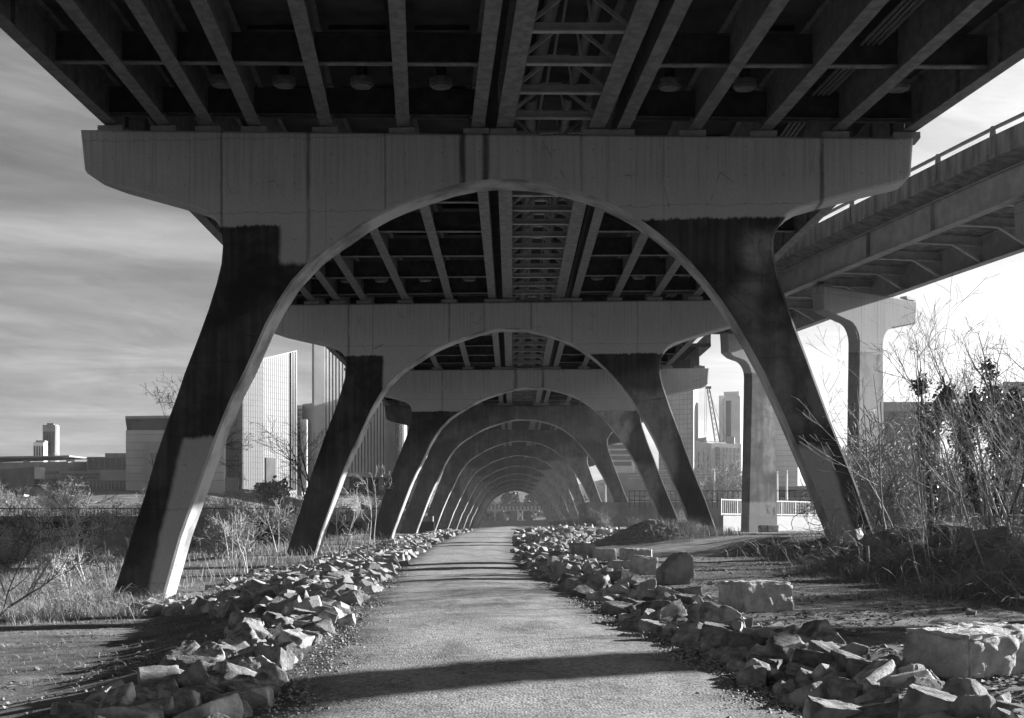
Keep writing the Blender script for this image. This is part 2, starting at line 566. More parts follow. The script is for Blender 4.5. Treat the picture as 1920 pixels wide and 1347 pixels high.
tag(path, 'pale gravel footpath running straight under the bridge arches', kind='structure')

# ------------------------------------------------------------------ the bridge: arched piers
YAW = math.radians(4.0)
PIER_T = 1.25


def pier1_local(px, py):
    Xc, d = -.40, 43.0
    k = (px - 960) / F
    ca, sa = math.cos(YAW), math.sin(YAW)
    u = (k * d - Xc) / (ca + k * sa)
    Y = d - u * sa
    return u, EYE + (HZ - py) / F * Y


OUTER_L = [(150, 243), (158, 318), (163, 325), (172, 331), (215, 347), (280, 365), (345, 383), (375, 393), (395, 404), (408, 419), (415, 437), (417, 460), (414, 495), (405, 532), (390, 580), (372, 630), (345, 700), (330, 745), (310, 800), (290, 860), (270, 930), (250, 990), (230, 1055), (207, 1125), (185, 1195)]
INNER = [(290, 1195), (306, 1126), (339, 1008), (365, 935), (390, 865), (408, 815), (424, 775), (440, 738), (461, 698), (480, 655), (500, 610), (522, 570), (549, 529), (588, 487), (615, 466), (646, 445), (682, 420), (721, 398), (760, 381), (797, 368), (845, 352), (890, 343), (930, 340), (965, 340), (1000, 343), (1031, 348), (1089, 363), (1125, 377), (1155, 391), (1183, 406), (1208, 422), (1235, 442), (1261, 464), (1290, 492), (1319, 525), (1350, 565), (1375, 603), (1400, 645), (1431, 702), (1467, 780), (1489, 832), (1520, 905), (1552, 985), (1580, 1060), (1610, 1140)]
OUTER_R = [(1690, 1140), (1662, 1060), (1634, 986), (1605, 905), (1578, 840), (1556, 785), (1534, 725), (1507, 652), (1493, 616), (1482, 585), (1469, 546), (1460, 520), (1454, 493), (1451, 474), (1451, 451), (1457, 428), (1469, 411), (1482, 399), (1498, 390), (1544, 377), (1629, 355), (1686, 342), (1700, 337), (1708, 328), (1713, 258)]
OUT1 = [pier1_local(*p) for p in OUTER_L + INNER + OUTER_R]
nL, nI = len(OUTER_L), len(INNER)
SLOPE1 = -.0296


def template(k):
    o = []
    for i, (u, z) in enumerate(OUT1):
        if k > 1:
            z = z - SLOPE1 * u * smooth(z - EYE, 8, 12)
        if i == nL - 1 or i == nL: z = -3.0 if k == 1 else -2.2
        if i == nL + nI - 1 or i == nL + nI: z = -1.0
        o.append((u, z))
    return o


#        Xc (arch), Y, scale of the right part, yaw, drop
PIERS = [(1.8, 10.5, 1.0, 4.0, 0)]
PIERS.append((-.40, 43.0, 1.0, 4.0, 0))
PIERS.append((-.40, 75.5, 1.0, 4.0, 0))
PIERS.append((1.30, 108.0, 1.04, 3.0, 0))
PIERS.append((.95, 140.5, 1.04, 2.0, 0))
for k in range(5, 13):
    PIERS.append((.85, 140.5 + 34 * (k - 4), 1.03, 1.0, .12 * min(4, k - 4)))
CAPZ = EYE + 12.75


def cap_z(k, u):
    z = CAPZ - PIERS[k][4]
    return z + SLOPE1 * u if k <= 1 else z


def pier_pt(k, u, v=0.0):
    """world plan position of local (u across, v through) on pier k"""
    Xc, Y, sc, yaw, dr = PIERS[k]
    a = math.radians(yaw)
    return Xc + u * math.cos(a) + v * math.sin(a), Y - u * math.sin(a) + v * math.cos(a)


def uloc(px, py):
    return pier1_local(px, py)


J1 = [(uloc(x, 300)[0], w, a) for x, w, a in [(415, .07, .7), (578, .10, .75), (611, .03, .3), (722, .05, .6), (867, .16, 1), (911, .18, 1), (1090, .06, .6), (1138, .09, .35), (1245, .05, .25), (1541, .11, .85), (355, .02, .4)]]


def box1(x0, x1, y0, y1, sharp, amt):
    a, b_ = uloc(x0, y1), uloc(x1, y0)
    return (a[0], b_[0], a[1], b_[1], sharp, amt)


zj1 = uloc(700, 420)[1]
def slant1(p_top, p_bot, width_px, y0, y1, side, sharp, amt):
    """paint patch whose edge runs from p_top to p_bot (photo pixels); side +1: patch lies right of that edge"""
    a, b_ = uloc(*p_top), uloc(*p_bot)
    sl = (a[0] - b_[0]) / (a[1] - b_[1])
    e = a[0] - sl * a[1]
    w_ = width_px * .01729
    u0, u1 = (e, e + w_) if side > 0 else (e - w_, e)
    return (u0, u1, uloc(p_bot[0], y1)[1], uloc(p_top[0], y0)[1], sharp, amt, sl)


P1P = [box1(525, 800, 410, 495, True, 1.0),
       slant1((341, 830), (272, 1130), 130, 822, 1230, 1, True, .85), slant1((362, 830), (300, 1130), 80, 850, 1230, 1, False, .35),
       box1(1395, 1450, 440, 500, False, .75), box1(1390, 1440, 520, 560, False, .4),
       slant1((1556, 845), (1600, 1000), 150, 838, 1030, -1, True, .8), slant1((1530, 845), (1590, 1060), 140, 832, 1150, -1, True, .45),
       slant1((1430, 560), (1520, 820), 60, 545, 800, -1, False, .3), slant1((1535, 680), (1560, 780), 45, 640, 800, -1, False, .3), box1(1395, 1475, 575, 600, False, .3), box1(1405, 1480, 625, 645, False, .3)]
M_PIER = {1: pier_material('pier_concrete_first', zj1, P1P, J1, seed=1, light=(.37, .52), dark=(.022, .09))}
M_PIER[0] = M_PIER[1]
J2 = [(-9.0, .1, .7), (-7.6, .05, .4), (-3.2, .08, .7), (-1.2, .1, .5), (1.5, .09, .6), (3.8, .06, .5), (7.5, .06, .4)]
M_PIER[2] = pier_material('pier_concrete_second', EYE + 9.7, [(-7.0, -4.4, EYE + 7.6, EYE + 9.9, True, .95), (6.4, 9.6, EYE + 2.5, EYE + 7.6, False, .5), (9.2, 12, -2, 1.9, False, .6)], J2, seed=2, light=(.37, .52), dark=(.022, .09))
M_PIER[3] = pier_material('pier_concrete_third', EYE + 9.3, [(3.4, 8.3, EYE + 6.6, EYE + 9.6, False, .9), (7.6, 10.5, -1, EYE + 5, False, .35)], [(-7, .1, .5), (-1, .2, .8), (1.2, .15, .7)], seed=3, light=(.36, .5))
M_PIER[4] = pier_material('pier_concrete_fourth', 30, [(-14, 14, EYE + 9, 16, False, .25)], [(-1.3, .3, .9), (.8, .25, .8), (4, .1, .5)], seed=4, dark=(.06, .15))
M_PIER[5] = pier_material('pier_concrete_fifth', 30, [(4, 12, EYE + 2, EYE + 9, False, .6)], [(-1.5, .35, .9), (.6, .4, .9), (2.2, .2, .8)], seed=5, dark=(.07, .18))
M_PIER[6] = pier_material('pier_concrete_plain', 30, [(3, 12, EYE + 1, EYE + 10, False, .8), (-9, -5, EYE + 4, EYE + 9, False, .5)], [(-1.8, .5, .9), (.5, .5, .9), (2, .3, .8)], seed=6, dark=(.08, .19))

LAB = {0: 'arched concrete pier standing just behind the photographer', 1: 'nearest arched concrete pier with wide cap and pale patch on its left leg', 2: 'second arched concrete pier, framed inside the nearest arch', 3: 'third arched concrete pier with its cap tip showing left of the crane',
       4: 'fourth arched concrete pier, first with a dark unpainted cap', 5: 'fifth arched concrete pier, directly behind the first dark one', 6: 'sixth arched concrete pier along the path, dim with stained crown', 7: 'seventh arched concrete pier along the path, in the hazy row',
       8: 'eighth arched concrete pier along the path, in the hazy row', 9: 'ninth arched concrete pier along the path, in the hazy row', 10: 'third from last of the arched piers down the tunnel', 11: 'next to last of the arched piers down the tunnel', 12: 'farthest arched pier, just before the railway trestle'}

M_SOFFIT = simple('bounce_lit_soffit', .14, .40, .55, .85, .3, 14, contrast=(.34, .62))  # mottled concrete, lightened so the ground's bounce light is in the colour
GX = [-13.4, -11.6, -10.1, -8.56, -6.17, -3.63, -1.18, -.30, 2.68, 3.54, 5.83, 8.09, 10.37, 12.6]
GD = [-.02, .02, .045, .058, .066, .066, .064, .060, .057, .057, .061, .072, .086, .13]


def girder_x(k):
    if k == 0: return [x + dx * 32.5 for x, dx in zip(GX, GD)]
    if k <= 2: return GX
    return GX + [15.2]


for k, (Xc, Y, sc, yaw, drop) in enumerate(PIERS):
    root = empty('bridge_pier', (Xc, Y, 0), LAB[k], 'bridge pier', 'arched concrete bridge piers', rz=-math.radians(yaw))
    ol = template(k)
    n = len(ol)
    m = MB()
    o2 = [((u * sc if u < 0 else u * (sc if k < 3 else sc * (1 + .07 * smooth(z - EYE, 8.5, 11.5)))), z - drop * (1 if z > 4 else 0)) for u, z in ol]
    T = PIER_T
    m.v = [(u, 0, z) for u, z in o2] + [(u, T, z) for u, z in o2]
    m.f = [tuple(range(n)), tuple(reversed(range(n, 2 * n)))]
    for i in range(n):
        j = (i + 1) % n
        m.f.append((i, n + i, n + j, j))
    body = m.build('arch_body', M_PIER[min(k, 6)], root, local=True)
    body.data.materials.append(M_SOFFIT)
    bm = bmesh.new()
    bm.from_mesh(body.data)
    bmesh.ops.recalc_face_normals(bm, faces=bm.faces)
    cap_c = [e for e in bm.edges if abs(e.verts[0].co.y - e.verts[1].co.y) < .01 and (e.verts[0].co.y < .01 or e.verts[0].co.y > T - .01)]
    bmesh.ops.bevel(bm, geom=cap_c, offset=.07, segments=1, affect='EDGES', clamp_overlap=True)
    bmesh.ops.triangulate(bm, faces=[f for f in bm.faces if len(f.verts) > 4])
    for f in bm.faces:
        f.smooth = abs(f.normal.y) < .3
        c = f.calc_center_median()
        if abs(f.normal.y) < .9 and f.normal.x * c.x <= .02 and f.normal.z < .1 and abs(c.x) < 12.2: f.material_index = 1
    for e in bm.edges:
        if len(e.link_faces) == 2 and e.calc_face_angle(0) > math.radians(22): e.smooth = False
    bm.to_mesh(body.data)
    bm.free()
    if 0 < k <= 4:
        for x in girder_x(k):
            u = x - Xc
            mm = MB()
            zc = cap_z(k, u) - 0.02
            mm.box((u, T * .45, zc + .08), (.85, .8, .20))
            pad = mm.build('bearing_pad', M_pad, root, local=True)

# ------------------------------------------------------------------ the bridge: spans of girders and deck
SPAN_LAB = {0: 'nearest span of dark steel girders overhead, from the camera to the first pier', 1: 'second span of steel girders, seen through the nearest arch', 2: 'third span of girders, seen through the second arch'}


def girder(mb, a, b, depth, fw, tf=.05):
    """I-beam: a, b are bottom-flange centre ends"""
    a, b = Vector(a), Vector(b)
    Z = Vector((0, 0, 1))
    mb.beam(a + Z * tf / 2, b + Z * tf / 2, fw, tf)
    mb.beam(a + Z * (depth / 2), b + Z * (depth / 2), .03, depth - 2 * tf)
    mb.beam(a + Z * (depth - tf / 2), b + Z * (depth - tf / 2), fw * .8, tf)


GDEP = 1.55
for k in range(-1, 12):
    n0, n1 = k, k + 1
    if k == -1:
        ends0 = [(x + 2.0, -24.0, CAPZ + .2) for x in girder_x(0)]
        c = lambda x: pier_pt(0, x - PIERS[0][0], .6)
        ends1 = [(c(x)[0], c(x)[1], cap_z(0, x - PIERS[0][0]) + .2) for x in girder_x(0)]
    else:
        gl = girder_x(n0) if len(girder_x(n0)) <= len(girder_x(n1)) else girder_x(n1)
        g0, g1 = girder_x(n0), girder_x(n1)
        ng = min(len(g0), len(g1))
        ends0, ends1 = [], []
        for i in range(ng):
            x, y = pier_pt(n0, (g0[i] - PIERS[n0][0]) / math.cos(math.radians(PIERS[n0][3])), .6)
            ends0.append((x, y + .05, cap_z(n0, g0[i] - PIERS[n0][0]) + .2))
            x, y = pier_pt(n1, (g1[i] - PIERS[n1][0]) / math.cos(math.radians(PIERS[n1][3])), .6)
            ends1.append((x, y - .05, cap_z(n1, g1[i] - PIERS[n1][0]) + .2))
    ng = len(ends0)
    mid = (Vector(ends0[7]) + Vector(ends1[7])) / 2
    lab = SPAN_LAB.get(k, ('span of girders directly behind the photographer' if k < 0 else 'bridge span over the %s and %s arches from the camera' % tuple(['first', 'second', 'third', 'fourth', 'fifth', 'sixth', 'seventh', 'eighth', 'ninth', 'tenth', 'eleventh', 'last'][i] for i in (k - 1, k))))
    root = empty('bridge_span', mid, lab, 'bridge span', 'spans of the road bridge')
    P = lambda i, t, dz=0.0: Vector(ends0[i]).lerp(Vector(ends1[i]), t) + Vector((0, 0, dz))
    for i in range(ng):
        m = MB()
        girder(m, ends0[i], ends1[i], GDEP, .54 if i in (7, 8) else .42)
        if 0 <= k <= 2 and i in (0, ng - 1):
            for q in range(13):     # web stiffeners of the outer girders
                p = P(i, (q + .5) / 13, GDEP / 2)
                m.box(p, (.26, .02, GDEP - .1))
        m.build('girder', M_flange, root)
    # deck slab and kerbs
    m = MB()
    zl = GDEP + .02
    a0, a1 = Vector(ends0[0]) + Vector((-.95, -.04, zl)), Vector(ends1[0]) + Vector((-.95, .04, zl))
    b0, b1 = Vector(ends0[-1]) + Vector((.95, -.04, zl)), Vector(ends1[-1]) + Vector((.95, .04, zl))
    th = Vector((0, 0, .28))
    m.add([a0, b0, b1, a1, a0 + th, b0 + th, b1 + th, a1 + th], [(0, 3, 2, 1), (4, 5, 6, 7), (0, 1, 5, 4), (1, 2, 6, 5), (2, 3, 7, 6), (3, 0, 4, 7)])
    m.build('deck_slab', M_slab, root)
    for q0, q1, sx in ((a0, a1, .16), (b0, b1, -.16)):
        m = MB()
        s_ = Vector((sx, 0, .28 + .42))
        m.beam(q0 + s_, q1 + s_, .3, .82)
        m.build('parapet', M_conc_dark, root)
    if k < 0 or k > 3: continue
    # cross beams in two groups, either side of the median bay
    for q in range(1, 7):
        tt = q / 6.0 if q < 6 else .985
        for (i0, i1) in ((0, 6), (9, ng - 1)):
            m, m2 = MB(), MB()
            for i in range(i0, i1):
                A, B = P(i, tt, .30), P(i + 1, tt, .30)
                w = (B - A).normalized() * .02
                A, B = A + w, B - w
                m2.beam(A, B, .26, .04)
                m.beam(A + Vector((0, 0, .43)), B + Vector((0, 0, .43)), .02, .83)
                m.beam(A + Vector((0, 0, .86)), B + Vector((0, 0, .86)), .2, .03)
            cb = m.build('cross_beam', M_steel, root)
            m2.build('bottom_flange', M_flange, cb)
    # end strut lines over the pier
    for (i0, i1) in ((0, 6), (9, ng - 1)):
        m = MB()
        for i in range(i0, i1):
            w = (P(i + 1, .965) - P(i, .965)).normalized() * .28
            m.beam(P(i, .965, .07) + w, P(i + 1, .965, .07) - w, .10, .10)
        m.build('end_strut', M_steel, root)
    # median bay: K frames
    nk = 13 if k < 2 else 9
    for q in range(1, nk + 1):
        tt = (q - .35) / nk
        A, B = P(7, tt, .16), P(8, tt, .16)
        up = Vector((0, 0, 1.05))
        m = MB()
        m.beam(A, B, .20, .05)
        m.beam(A + Vector((0, 0, .12)), B + Vector((0, 0, .12)), .03, .22)
        C1, C2 = A.lerp(B, .42) + up, A.lerp(B, .58) + up
        flip = (k == 1 and q <= 3)
        if flip:
            m.beam(A + up, A.lerp(B, .42), .1, .1)
            m.beam(B + up, A.lerp(B, .58), .1, .1)
            m.beam(A + up, B + up, .1, .08)
        else:
            m.beam(A + Vector((0, 0, .05)), C1, .10, .10)
            m.beam(B + Vector((0, 0, .05)), C2, .10, .10)
            m.beam(C1 - (B - A).normalized() * .1, C2 + (B - A).normalized() * .1, .3, .10)
            m.beam(A + up, B + up, .1, .06)
        for s_ in (.36, .64):
            m.beam(A.lerp(B, s_), A.lerp(B, .5 + (s_ - .5) * .6) + up, .07, .07)
        m.build('k_frame', simple('bracing_steel', .28, .4, 2, .6), root)
    for s_, r in ((.3, .22), (.72, .16)):
        m = MB()
        m.tube([P(7, 0.01).lerp(P(8, .01), s_) + Vector((0, 0, 1.28)), P(7, .99).lerp(P(8, .99), s_) + Vector((0, 0, 1.28))], r, 12)
        m.build('utility_pipe', M_pipe, root, smooth_deg=40)
    # conduits near the right edge
    m = MB()
    for q in range(4):
        o_ = Vector((-1.0 + q * .16, 0, .95))
        m.tube([P(12, 0.01) + o_, P(12, .97) + o_], .05, 6)
    m.build('conduit_rack', M_pipe, root)
    # round drain drums under the slab beside the pier
    for gi in (2, 3, 4, 5, 9, 10, 12):
        for (fr,) in ((.5,),):
            c = P(gi, .93).lerp(P(gi + 1, .93), fr) + Vector((0, 0, .72))
            m = MB()
            m.cyl(c, .36, .20, 24)
            m.cyl(c + Vector((0, 0, -.05)), .31, .05, 24)
            dd_ = m.build('drain_drum', M_flange, root, smooth_deg=40)
            m = MB()
            m.cyl(c + Vector((0, 0, .2)), .16, .62, 12)
            m.build('hanger', M_steel, dd_)
    # soffit panels (stay-in-place forms) between girders
    for (i0, i1) in ((3, 4), (4, 5), (5, 6), (10, 11)):
        m = MB()
        for q in range(6):
            t0, t1 = q / 6 + .012, (q + 1) / 6 - .03
            A, B = P(i0, t0, GDEP - .12), P(i1, t0, GDEP - .12)
            C_, D_ = P(i1, t1, GDEP - .12), P(i0, t1, GDEP - .12)
            w = Vector((.42, 0, 0))
            vs = [A + w, B - w, C_ - w, D_ + w]
            m.add(vs + [v + Vector((0, 0, .12)) for v in vs], [(0, 3, 2, 1), (0, 1, 5, 4), (1, 2, 6, 5), (2, 3, 7, 6), (3, 0, 4, 7)])
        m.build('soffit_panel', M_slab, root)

# ------------------------------------------------------------------ the ramp on the right
RAMP = [(62.0, -30), (46.0, 0), (37.0, 20), (30.2, 36), (24.5, 52.4), (22.4, 61.0), (19.2, 76.0), (16.2, 92), (14.2, 104)]   # centre line of the ramp
def crv(tab, y):
    # smooth x(y) by cubic through the table
    ys_ = [p[1] for p in tab]
    for i in range(len(tab) - 1):
        if ys_[i] <= y <= ys_[i + 1] or i == len(tab) - 2:
            i0, i3 = max(i - 1, 0), min(i + 2, len(tab) - 1)
            y0, y1 = ys_[i], ys_[i + 1]
            t = (y - y0) / (y1 - y0)
            m0 = (tab[i + 1][0] - tab[i0][0]) / (ys_[i + 1] - ys_[i0]) * (y1 - y0)
            m1 = (tab[i3][0] - tab[i][0]) / (ys_[i3] - ys_[i]) * (y1 - y0)
            a, b = tab[i][0], tab[i + 1][0]
            return (2 * t**3 - 3 * t**2 + 1) * a + (t**3 - 2 * t**2 + t) * m0 + (-2 * t**3 + 3 * t**2) * b + (t**3 - t**2) * m1


RY = list(np.linspace(-28, 101, 66))
RP = [Vector((crv(RAMP, y), y, EYE + 13.35)) for y in RY]
RN = []
for i in range(len(RP)):
    dv = RP[min(i + 1, len(RP) - 1)] - RP[max(i - 1, 0)]
    RN.append(Vector((dv.y, -dv.x, 0)).normalized())     # to the right


def sweep(mb, prof):
    """prof: closed section (offset right, height), swept along the ramp"""
    n = len(prof)
    b = len(mb.v)
    for p, r in zip(RP, RN):
        for (o, h) in prof:
            mb.v.append(tuple(p + r * o + Vector((0, 0, h))))
    for i in range(len(RP) - 1):
        for j in range(n):
            j2 = (j + 1) % n
            mb.f.append((b + i * n + j, b + i * n + j2, b + (i + 1) * n + j2, b + (i + 1) * n + j))
    mb.f.append(tuple(b + j for j in range(n)))
    mb.f.append(tuple(b + (len(RP) - 1) * n + j for j in reversed(range(n))))


HW = 3.1
ramp = empty('ramp_bridge', RP[40], 'curved elevated road ramp with steel girders rising on the right', 'ramp')
for o in (-HW, HW):
    m = MB()
    sweep(m, [(o - .25, 0), (o + .25, 0), (o + .25, .05), (o + .02, .05), (o + .02, 1.35), (o + .2, 1.35), (o + .2, 1.4), (o - .2, 1.4), (o - .2, 1.35), (o - .02, 1.35), (o - .02, .05), (o - .25, .05)])
    for i in range(0, 66, 3):
        p, r = RP[i], RN[i]
        c = p + r * (o - .11 * (1 if o < 0 else -1)) + Vector((0, 0, .70))
        if i % 9 == 0: m.box(c, (.2, .03, 1.28), rz=math.atan2(r.y, r.x))
    m.build('girder', simple('ramp_girder_steel', .24, .34, 1.5, .6), ramp)
m = MB()
sweep(m, [(-HW - 1.15, 1.62), (-HW - .2, 1.42), (HW + .2, 1.42), (HW + 1.15, 1.62), (HW + 1.15, 1.85), (-HW - 1.15, 1.85)])
m.build('deck_slab', M_conc_dark, ramp)
for s_ in (-1, 1):
    m = MB()
    o = s_ * (HW + 1.0)
    sweep(m, [(o - .14, 1.80), (o + .14, 1.80), (o + .14, 2.55), (o - .14, 2.55)])
    for i in range(1, 65, 1):
        if i % 2 == 0:
            m.box(RP[i] + RN[i] * o + Vector((0, 0, 2.16)), (.36, .34, .72), rz=math.atan2(RN[i].y, RN[i].x))
    m.build('parapet', M_conc_dark, ramp)
    m = MB()
    sweep(m, [(o - .07, 2.84), (o + .07, 2.84), (o + .07, 2.95), (o - .07, 2.95)])
    for i in range(1, 65):
        if i % 2 == 0:
            m.box(RP[i] + RN[i] * o + Vector((0, 0, 2.74)), (.2, .2, .5), rz=math.atan2(RN[i].y, RN[i].x), taper=.7)
    m.build('guard_rail', simple('ramp_rail_metal', .16, .24, 3, .6), ramp)
for i in range(0, 66):
    if i < 22: continue
    if i % 2: continue
    p, r = RP[i], RN[i]
    m = MB()
    A, B = p - r * (HW - .04), p + r * (HW - .04)
    Z = Vector((0, 0, 1))
    m.beam(A + Z * .95, B + Z * .95, .2, .08)
    m.beam(A + Z * 1.2, B + Z * 1.2, .02, .42)
    m.beam(A + Z * .12, A.lerp(B, .26) + Z * .95, .2, .08)
    m.beam(B + Z * .12, B.lerp(A, .26) + Z * .95, .2, .08)
    m.build('cross_frame', simple('ramp_frame_steel', .3, .42, 2, .6), ramp)
    m = MB()
    for (o0, s_) in ((-HW, -1), (HW, 1)):
        q = p + r * o0
        m.add([q + r * s_ * .02 + Z * .05 + Vector((0, .012, 0)), q + r * s_ * .24 + Z * .06 + Vector((0, .012, 0)), q + r * s_ * .2 + Z * 1.35 + Vector((0, .012, 0)), q + r * s_ * .02 + Z * 1.35 + Vector((0, .012, 0)),
               q + r * s_ * .02 + Z * .05 - Vector((0, .012, 0)), q + r * s_ * .24 + Z * .06 - Vector((0, .012, 0)), q + r * s_ * .2 + Z * 1.35 - Vector((0, .012, 0)), q + r * s_ * .02 + Z * 1.35 - Vector((0, .012, 0))],
              [(0, 1, 2, 3), (7, 6, 5, 4), (0, 4, 5, 1), (1, 5, 6, 2), (2, 6, 7, 3), (3, 7, 4, 0)])
    if i % 8 == 0: m.build('web_stiffener', M_flange, ramp)


def hammerhead(loc, rz, ch, cd, hw0, hw1, t, top, bot, label, mat, skewcap=0):
    root = empty('ramp_pier', (loc[0], loc[1], 0), label, 'bridge pier', 'hammerhead piers of the ramp', rz=rz)
    R = 1.1
    half = [(ch, top), (ch - .10, top - cd)]
    zc = top - cd - .42
    half += [(hw0 + R + .55, zc + .12)]
    for a in range(0, 91, 15):
        an = math.radians(a)
        half.append((hw0 + R - R * math.sin(an), zc - R + R * math.cos(an)))
    half += [(hw0 + .06, zc - R - 3), (hw1, bot)]
    ol = [(-u, z) for u, z in half] + [(u, z) for u, z in reversed(half)]
    n = len(ol)
    m = MB()
    m.v = [(u, -t / 2, z) for u, z in ol] + [(u, t / 2, z) for u, z in ol]
    m.f = [tuple(range(n)), tuple(reversed(range(n, 2 * n)))]
    for i in range(n):
        j = (i + 1) % n
        m.f.append((i, n + i, n + j, j))
    b_ = m.build('hammerhead_body', mat, root, local=True)
    bm = bmesh.new()
    bm.from_mesh(b_.data)
    bmesh.ops.recalc_face_normals(bm, faces=bm.faces)
    ed = [e for e in bm.edges if abs(e.verts[0].co.y - e.verts[1].co.y) < .01]
    bmesh.ops.bevel(bm, geom=ed, offset=.09, segments=1, affect='EDGES', clamp_overlap=True)
    bmesh.ops.triangulate(bm, faces=[f for f in bm.faces if len(f.verts) > 4])
    for f in bm.faces: f.smooth = abs(f.normal.y) < .3
    for e in bm.edges:
        if len(e.link_faces) == 2 and e.calc_face_angle(0) > math.radians(24): e.smooth = False
    bm.to_mesh(b_.data)
    bm.free()
    for s_ in (-1, 1):
        m = MB()
        m.box((s_ * (ch - .55), 0, top + .05), (.8, .8, .1))
        m.box((s_ * (ch - .55), 0, top + .17), (.45, .45, .15))
        m.build('bearing', M_pipe, root, local=True)
    return root


TOPR = EYE + 13.1
PR1 = pier_material('ramp_pier_concrete', EYE + 9.7, [(-1.3, 1.3, 3, EYE + 9.6, False, .75), (-1.3, 1.3, -1, 3.2, False, .5)], [(-.9, .04, .6), (.55, .04, .5)], seed=7, light=(.22, .30), dark=(.10, .2))
PR2 = pier_material('ramp_pier_weathered', EYE + 10.5, [(.0, 1.25, EYE + 3.6, EYE + 8.9, False, .8), (-1.8, 1.8, -2, EYE + 1.6, True, .6)], [], seed=8, light=(.3, .38), dark=(.08, .22))
hammerhead((20.05, 75.2), math.radians(38), 4.3, 1.35, 1.12, 1.38, .8, TOPR, -.5, 'pale T-shaped ramp pier rising behind the bare shrubs, seen whole', PR1)
hammerhead((17.2, 92.3), math.radians(34), 3.4, 1.35, 1.15, 1.5, .8, TOPR, -.5, 'mottled T-shaped ramp pier seen through the gap beside the nearest arch leg', PR2)
hammerhead((23.9, 54.6), math.radians(14), 3.35, 1.35, .86, 1.05, 1.2, TOPR, -.5, 'ramp pier at the right edge of the picture, only its cap tip showing', PR1)
hammerhead((32.4, 31.0), math.radians(10), 3.35, 1.35, .9, 1.1, 1.2, TOPR, -.5, 'ramp pier out of view to the right of the photographer', PR1)

# ------------------------------------------------------------------ the city behind
M_bl = {k: simple('facade_' + k, *v) for k, v in {
    'pale': (.40, .52, .2, .8), 'mid': (.24, .34, .2, .8), 'dark': (.12, .18, .2, .7), 'white': (.6, .72, .2, .8), 'brick': (.24, .32, .4, .9)}.items()}
M_glass = simple('curtain_glass', .16, .24, .05, .25, spec=.6)
M_glass_d = simple('window_glass', .045, .08, .3, .25, spec=.6)
M_glass_l = simple('pale_curtain_glass', .15, .20, .04, .5, spec=.3)


def plan(pts):
    """plan points given as (photo column, distance)"""
    return [((p[0] - 960) * p[1] / F, p[1]) for p in pts]


def zrow(py, d):
    return EYE + (HZ - py) * d / F


class Bldg:
    def __init__(s, name, label, pts, ytop, ybase, wall, cat='building', back=None, part='wall', group=None):
        s.pl = plan(pts)
        d0 = min(p[1] for p in pts)
        yt = ytop if hasattr(ytop, '__len__') else [ytop] * len(pts)
        s.zt = [zrow(y, p[1]) for y, p in zip(yt, pts)]
        s.zb = zrow(ybase, d0)
        cx = sum(p[0] for p in s.pl) / len(s.pl)
        cy = sum(p[1] for p in s.pl) / len(s.pl)
        s.root = empty(name, (cx, cy, s.zb - 4), label, cat, group)
        m = MB()
        m.prism(s.pl, s.zb - 6, s.zt)
        m.build(part, wall, s.root)
        s.c = (cx, cy)

    def edge(s, i):
        a, b = s.pl[i], s.pl[(i + 1) % len(s.pl)]
        za, zb_ = s.zt[i], s.zt[(i + 1) % len(s.pl)]
        A, B = Vector((a[0], a[1], 0)), Vector((b[0], b[1], 0))
        d = (B - A).normalized()
        nrm = Vector((d.y, -d.x, 0))
        if (A + B) .dot(nrm) / 2 < Vector((s.c[0], s.c[1], 0)).dot(nrm): nrm = -nrm
        return A, B, nrm, za, zb_

    def fins(s, i, n, w, depth, mat, z0=None, part='fin_screen', t0=0, t1=1):
        A, B, nr, za, zb_ = s.edge(i)
        z0 = s.zb if z0 is None else z0
        m = MB()
        for q in range(n):
            t = t0 + (t1 - t0) * (q + .5) / n
            p = A.lerp(B, t) + nr * depth / 2
            zt = za + (zb_ - za) * t - .3
            m.box((p.x, p.y, (z0 + zt) / 2), (w, depth, zt - z0), rz=math.atan2((B - A).y, (B - A).x))
        m.build(part, mat, s.root)

    def bars(s, i, zs, h, depth, mat, part='floor_line', t0=0, t1=1):
        A, B, nr, za, zb_ = s.edge(i)
        m = MB()
        for z in zs:
            a, b = A.lerp(B, t0), A.lerp(B, t1)
            m.beam((a.x + nr.x * depth / 2, a.y + nr.y * depth / 2, z), (b.x + nr.x * depth / 2, b.y + nr.y * depth / 2, z), depth, h)
        m.build(part, mat, s.root)

    def bands(s, i, zs, h, mat, part='window_band', t0=.04, t1=.96):
        A, B, nr, za, zb_ = s.edge(i)
        for z in zs:
            m = MB()
            a, b = A.lerp(B, t0), A.lerp(B, t1)
            m.beam((a.x + nr.x * .04, a.y + nr.y * .04, z), (b.x + nr.x * .04, b.y + nr.y * .04, z), .1, h)
            m.build(part, mat, s.root)

    def windows(s, i, nx_, zs, w, h, mat, t0=.06, t1=.94):
        A, B, nr, za, zb_ = s.edge(i)
        for z in zs:
            for q in range(nx_):
                m = MB()
                p = A.lerp(B, t0 + (t1 - t0) * (q + .5) / nx_) + nr * .05
                m.box((p.x, p.y, z), (w, .12, h), rz=math.atan2((B - A).y, (B - A).x))
                m.build('window', mat, s.root)

    def cap(s, h, out, mat, part='roof'):
        m = MB()
        pl = []
        for (x, y) in s.pl:
            v = Vector((x - s.c[0], y - s.c[1], 0))
            v = v * (1 + out / v.length)
            pl.append((s.c[0] + v.x, s.c[1] + v.y))
        m.prism(pl, max(s.zt) + .02, max(s.zt) + h)
        m.build(part, mat, s.root)

    def sub(s, pts, ytop, ybase, mat, part):
        m = MB()
        pl = plan(pts)
        d0 = min(p[1] for p in pts)
        m.prism(pl, zrow(ybase, d0), zrow(ytop, d0))
        m.build(part, mat, s.root)
        return pl


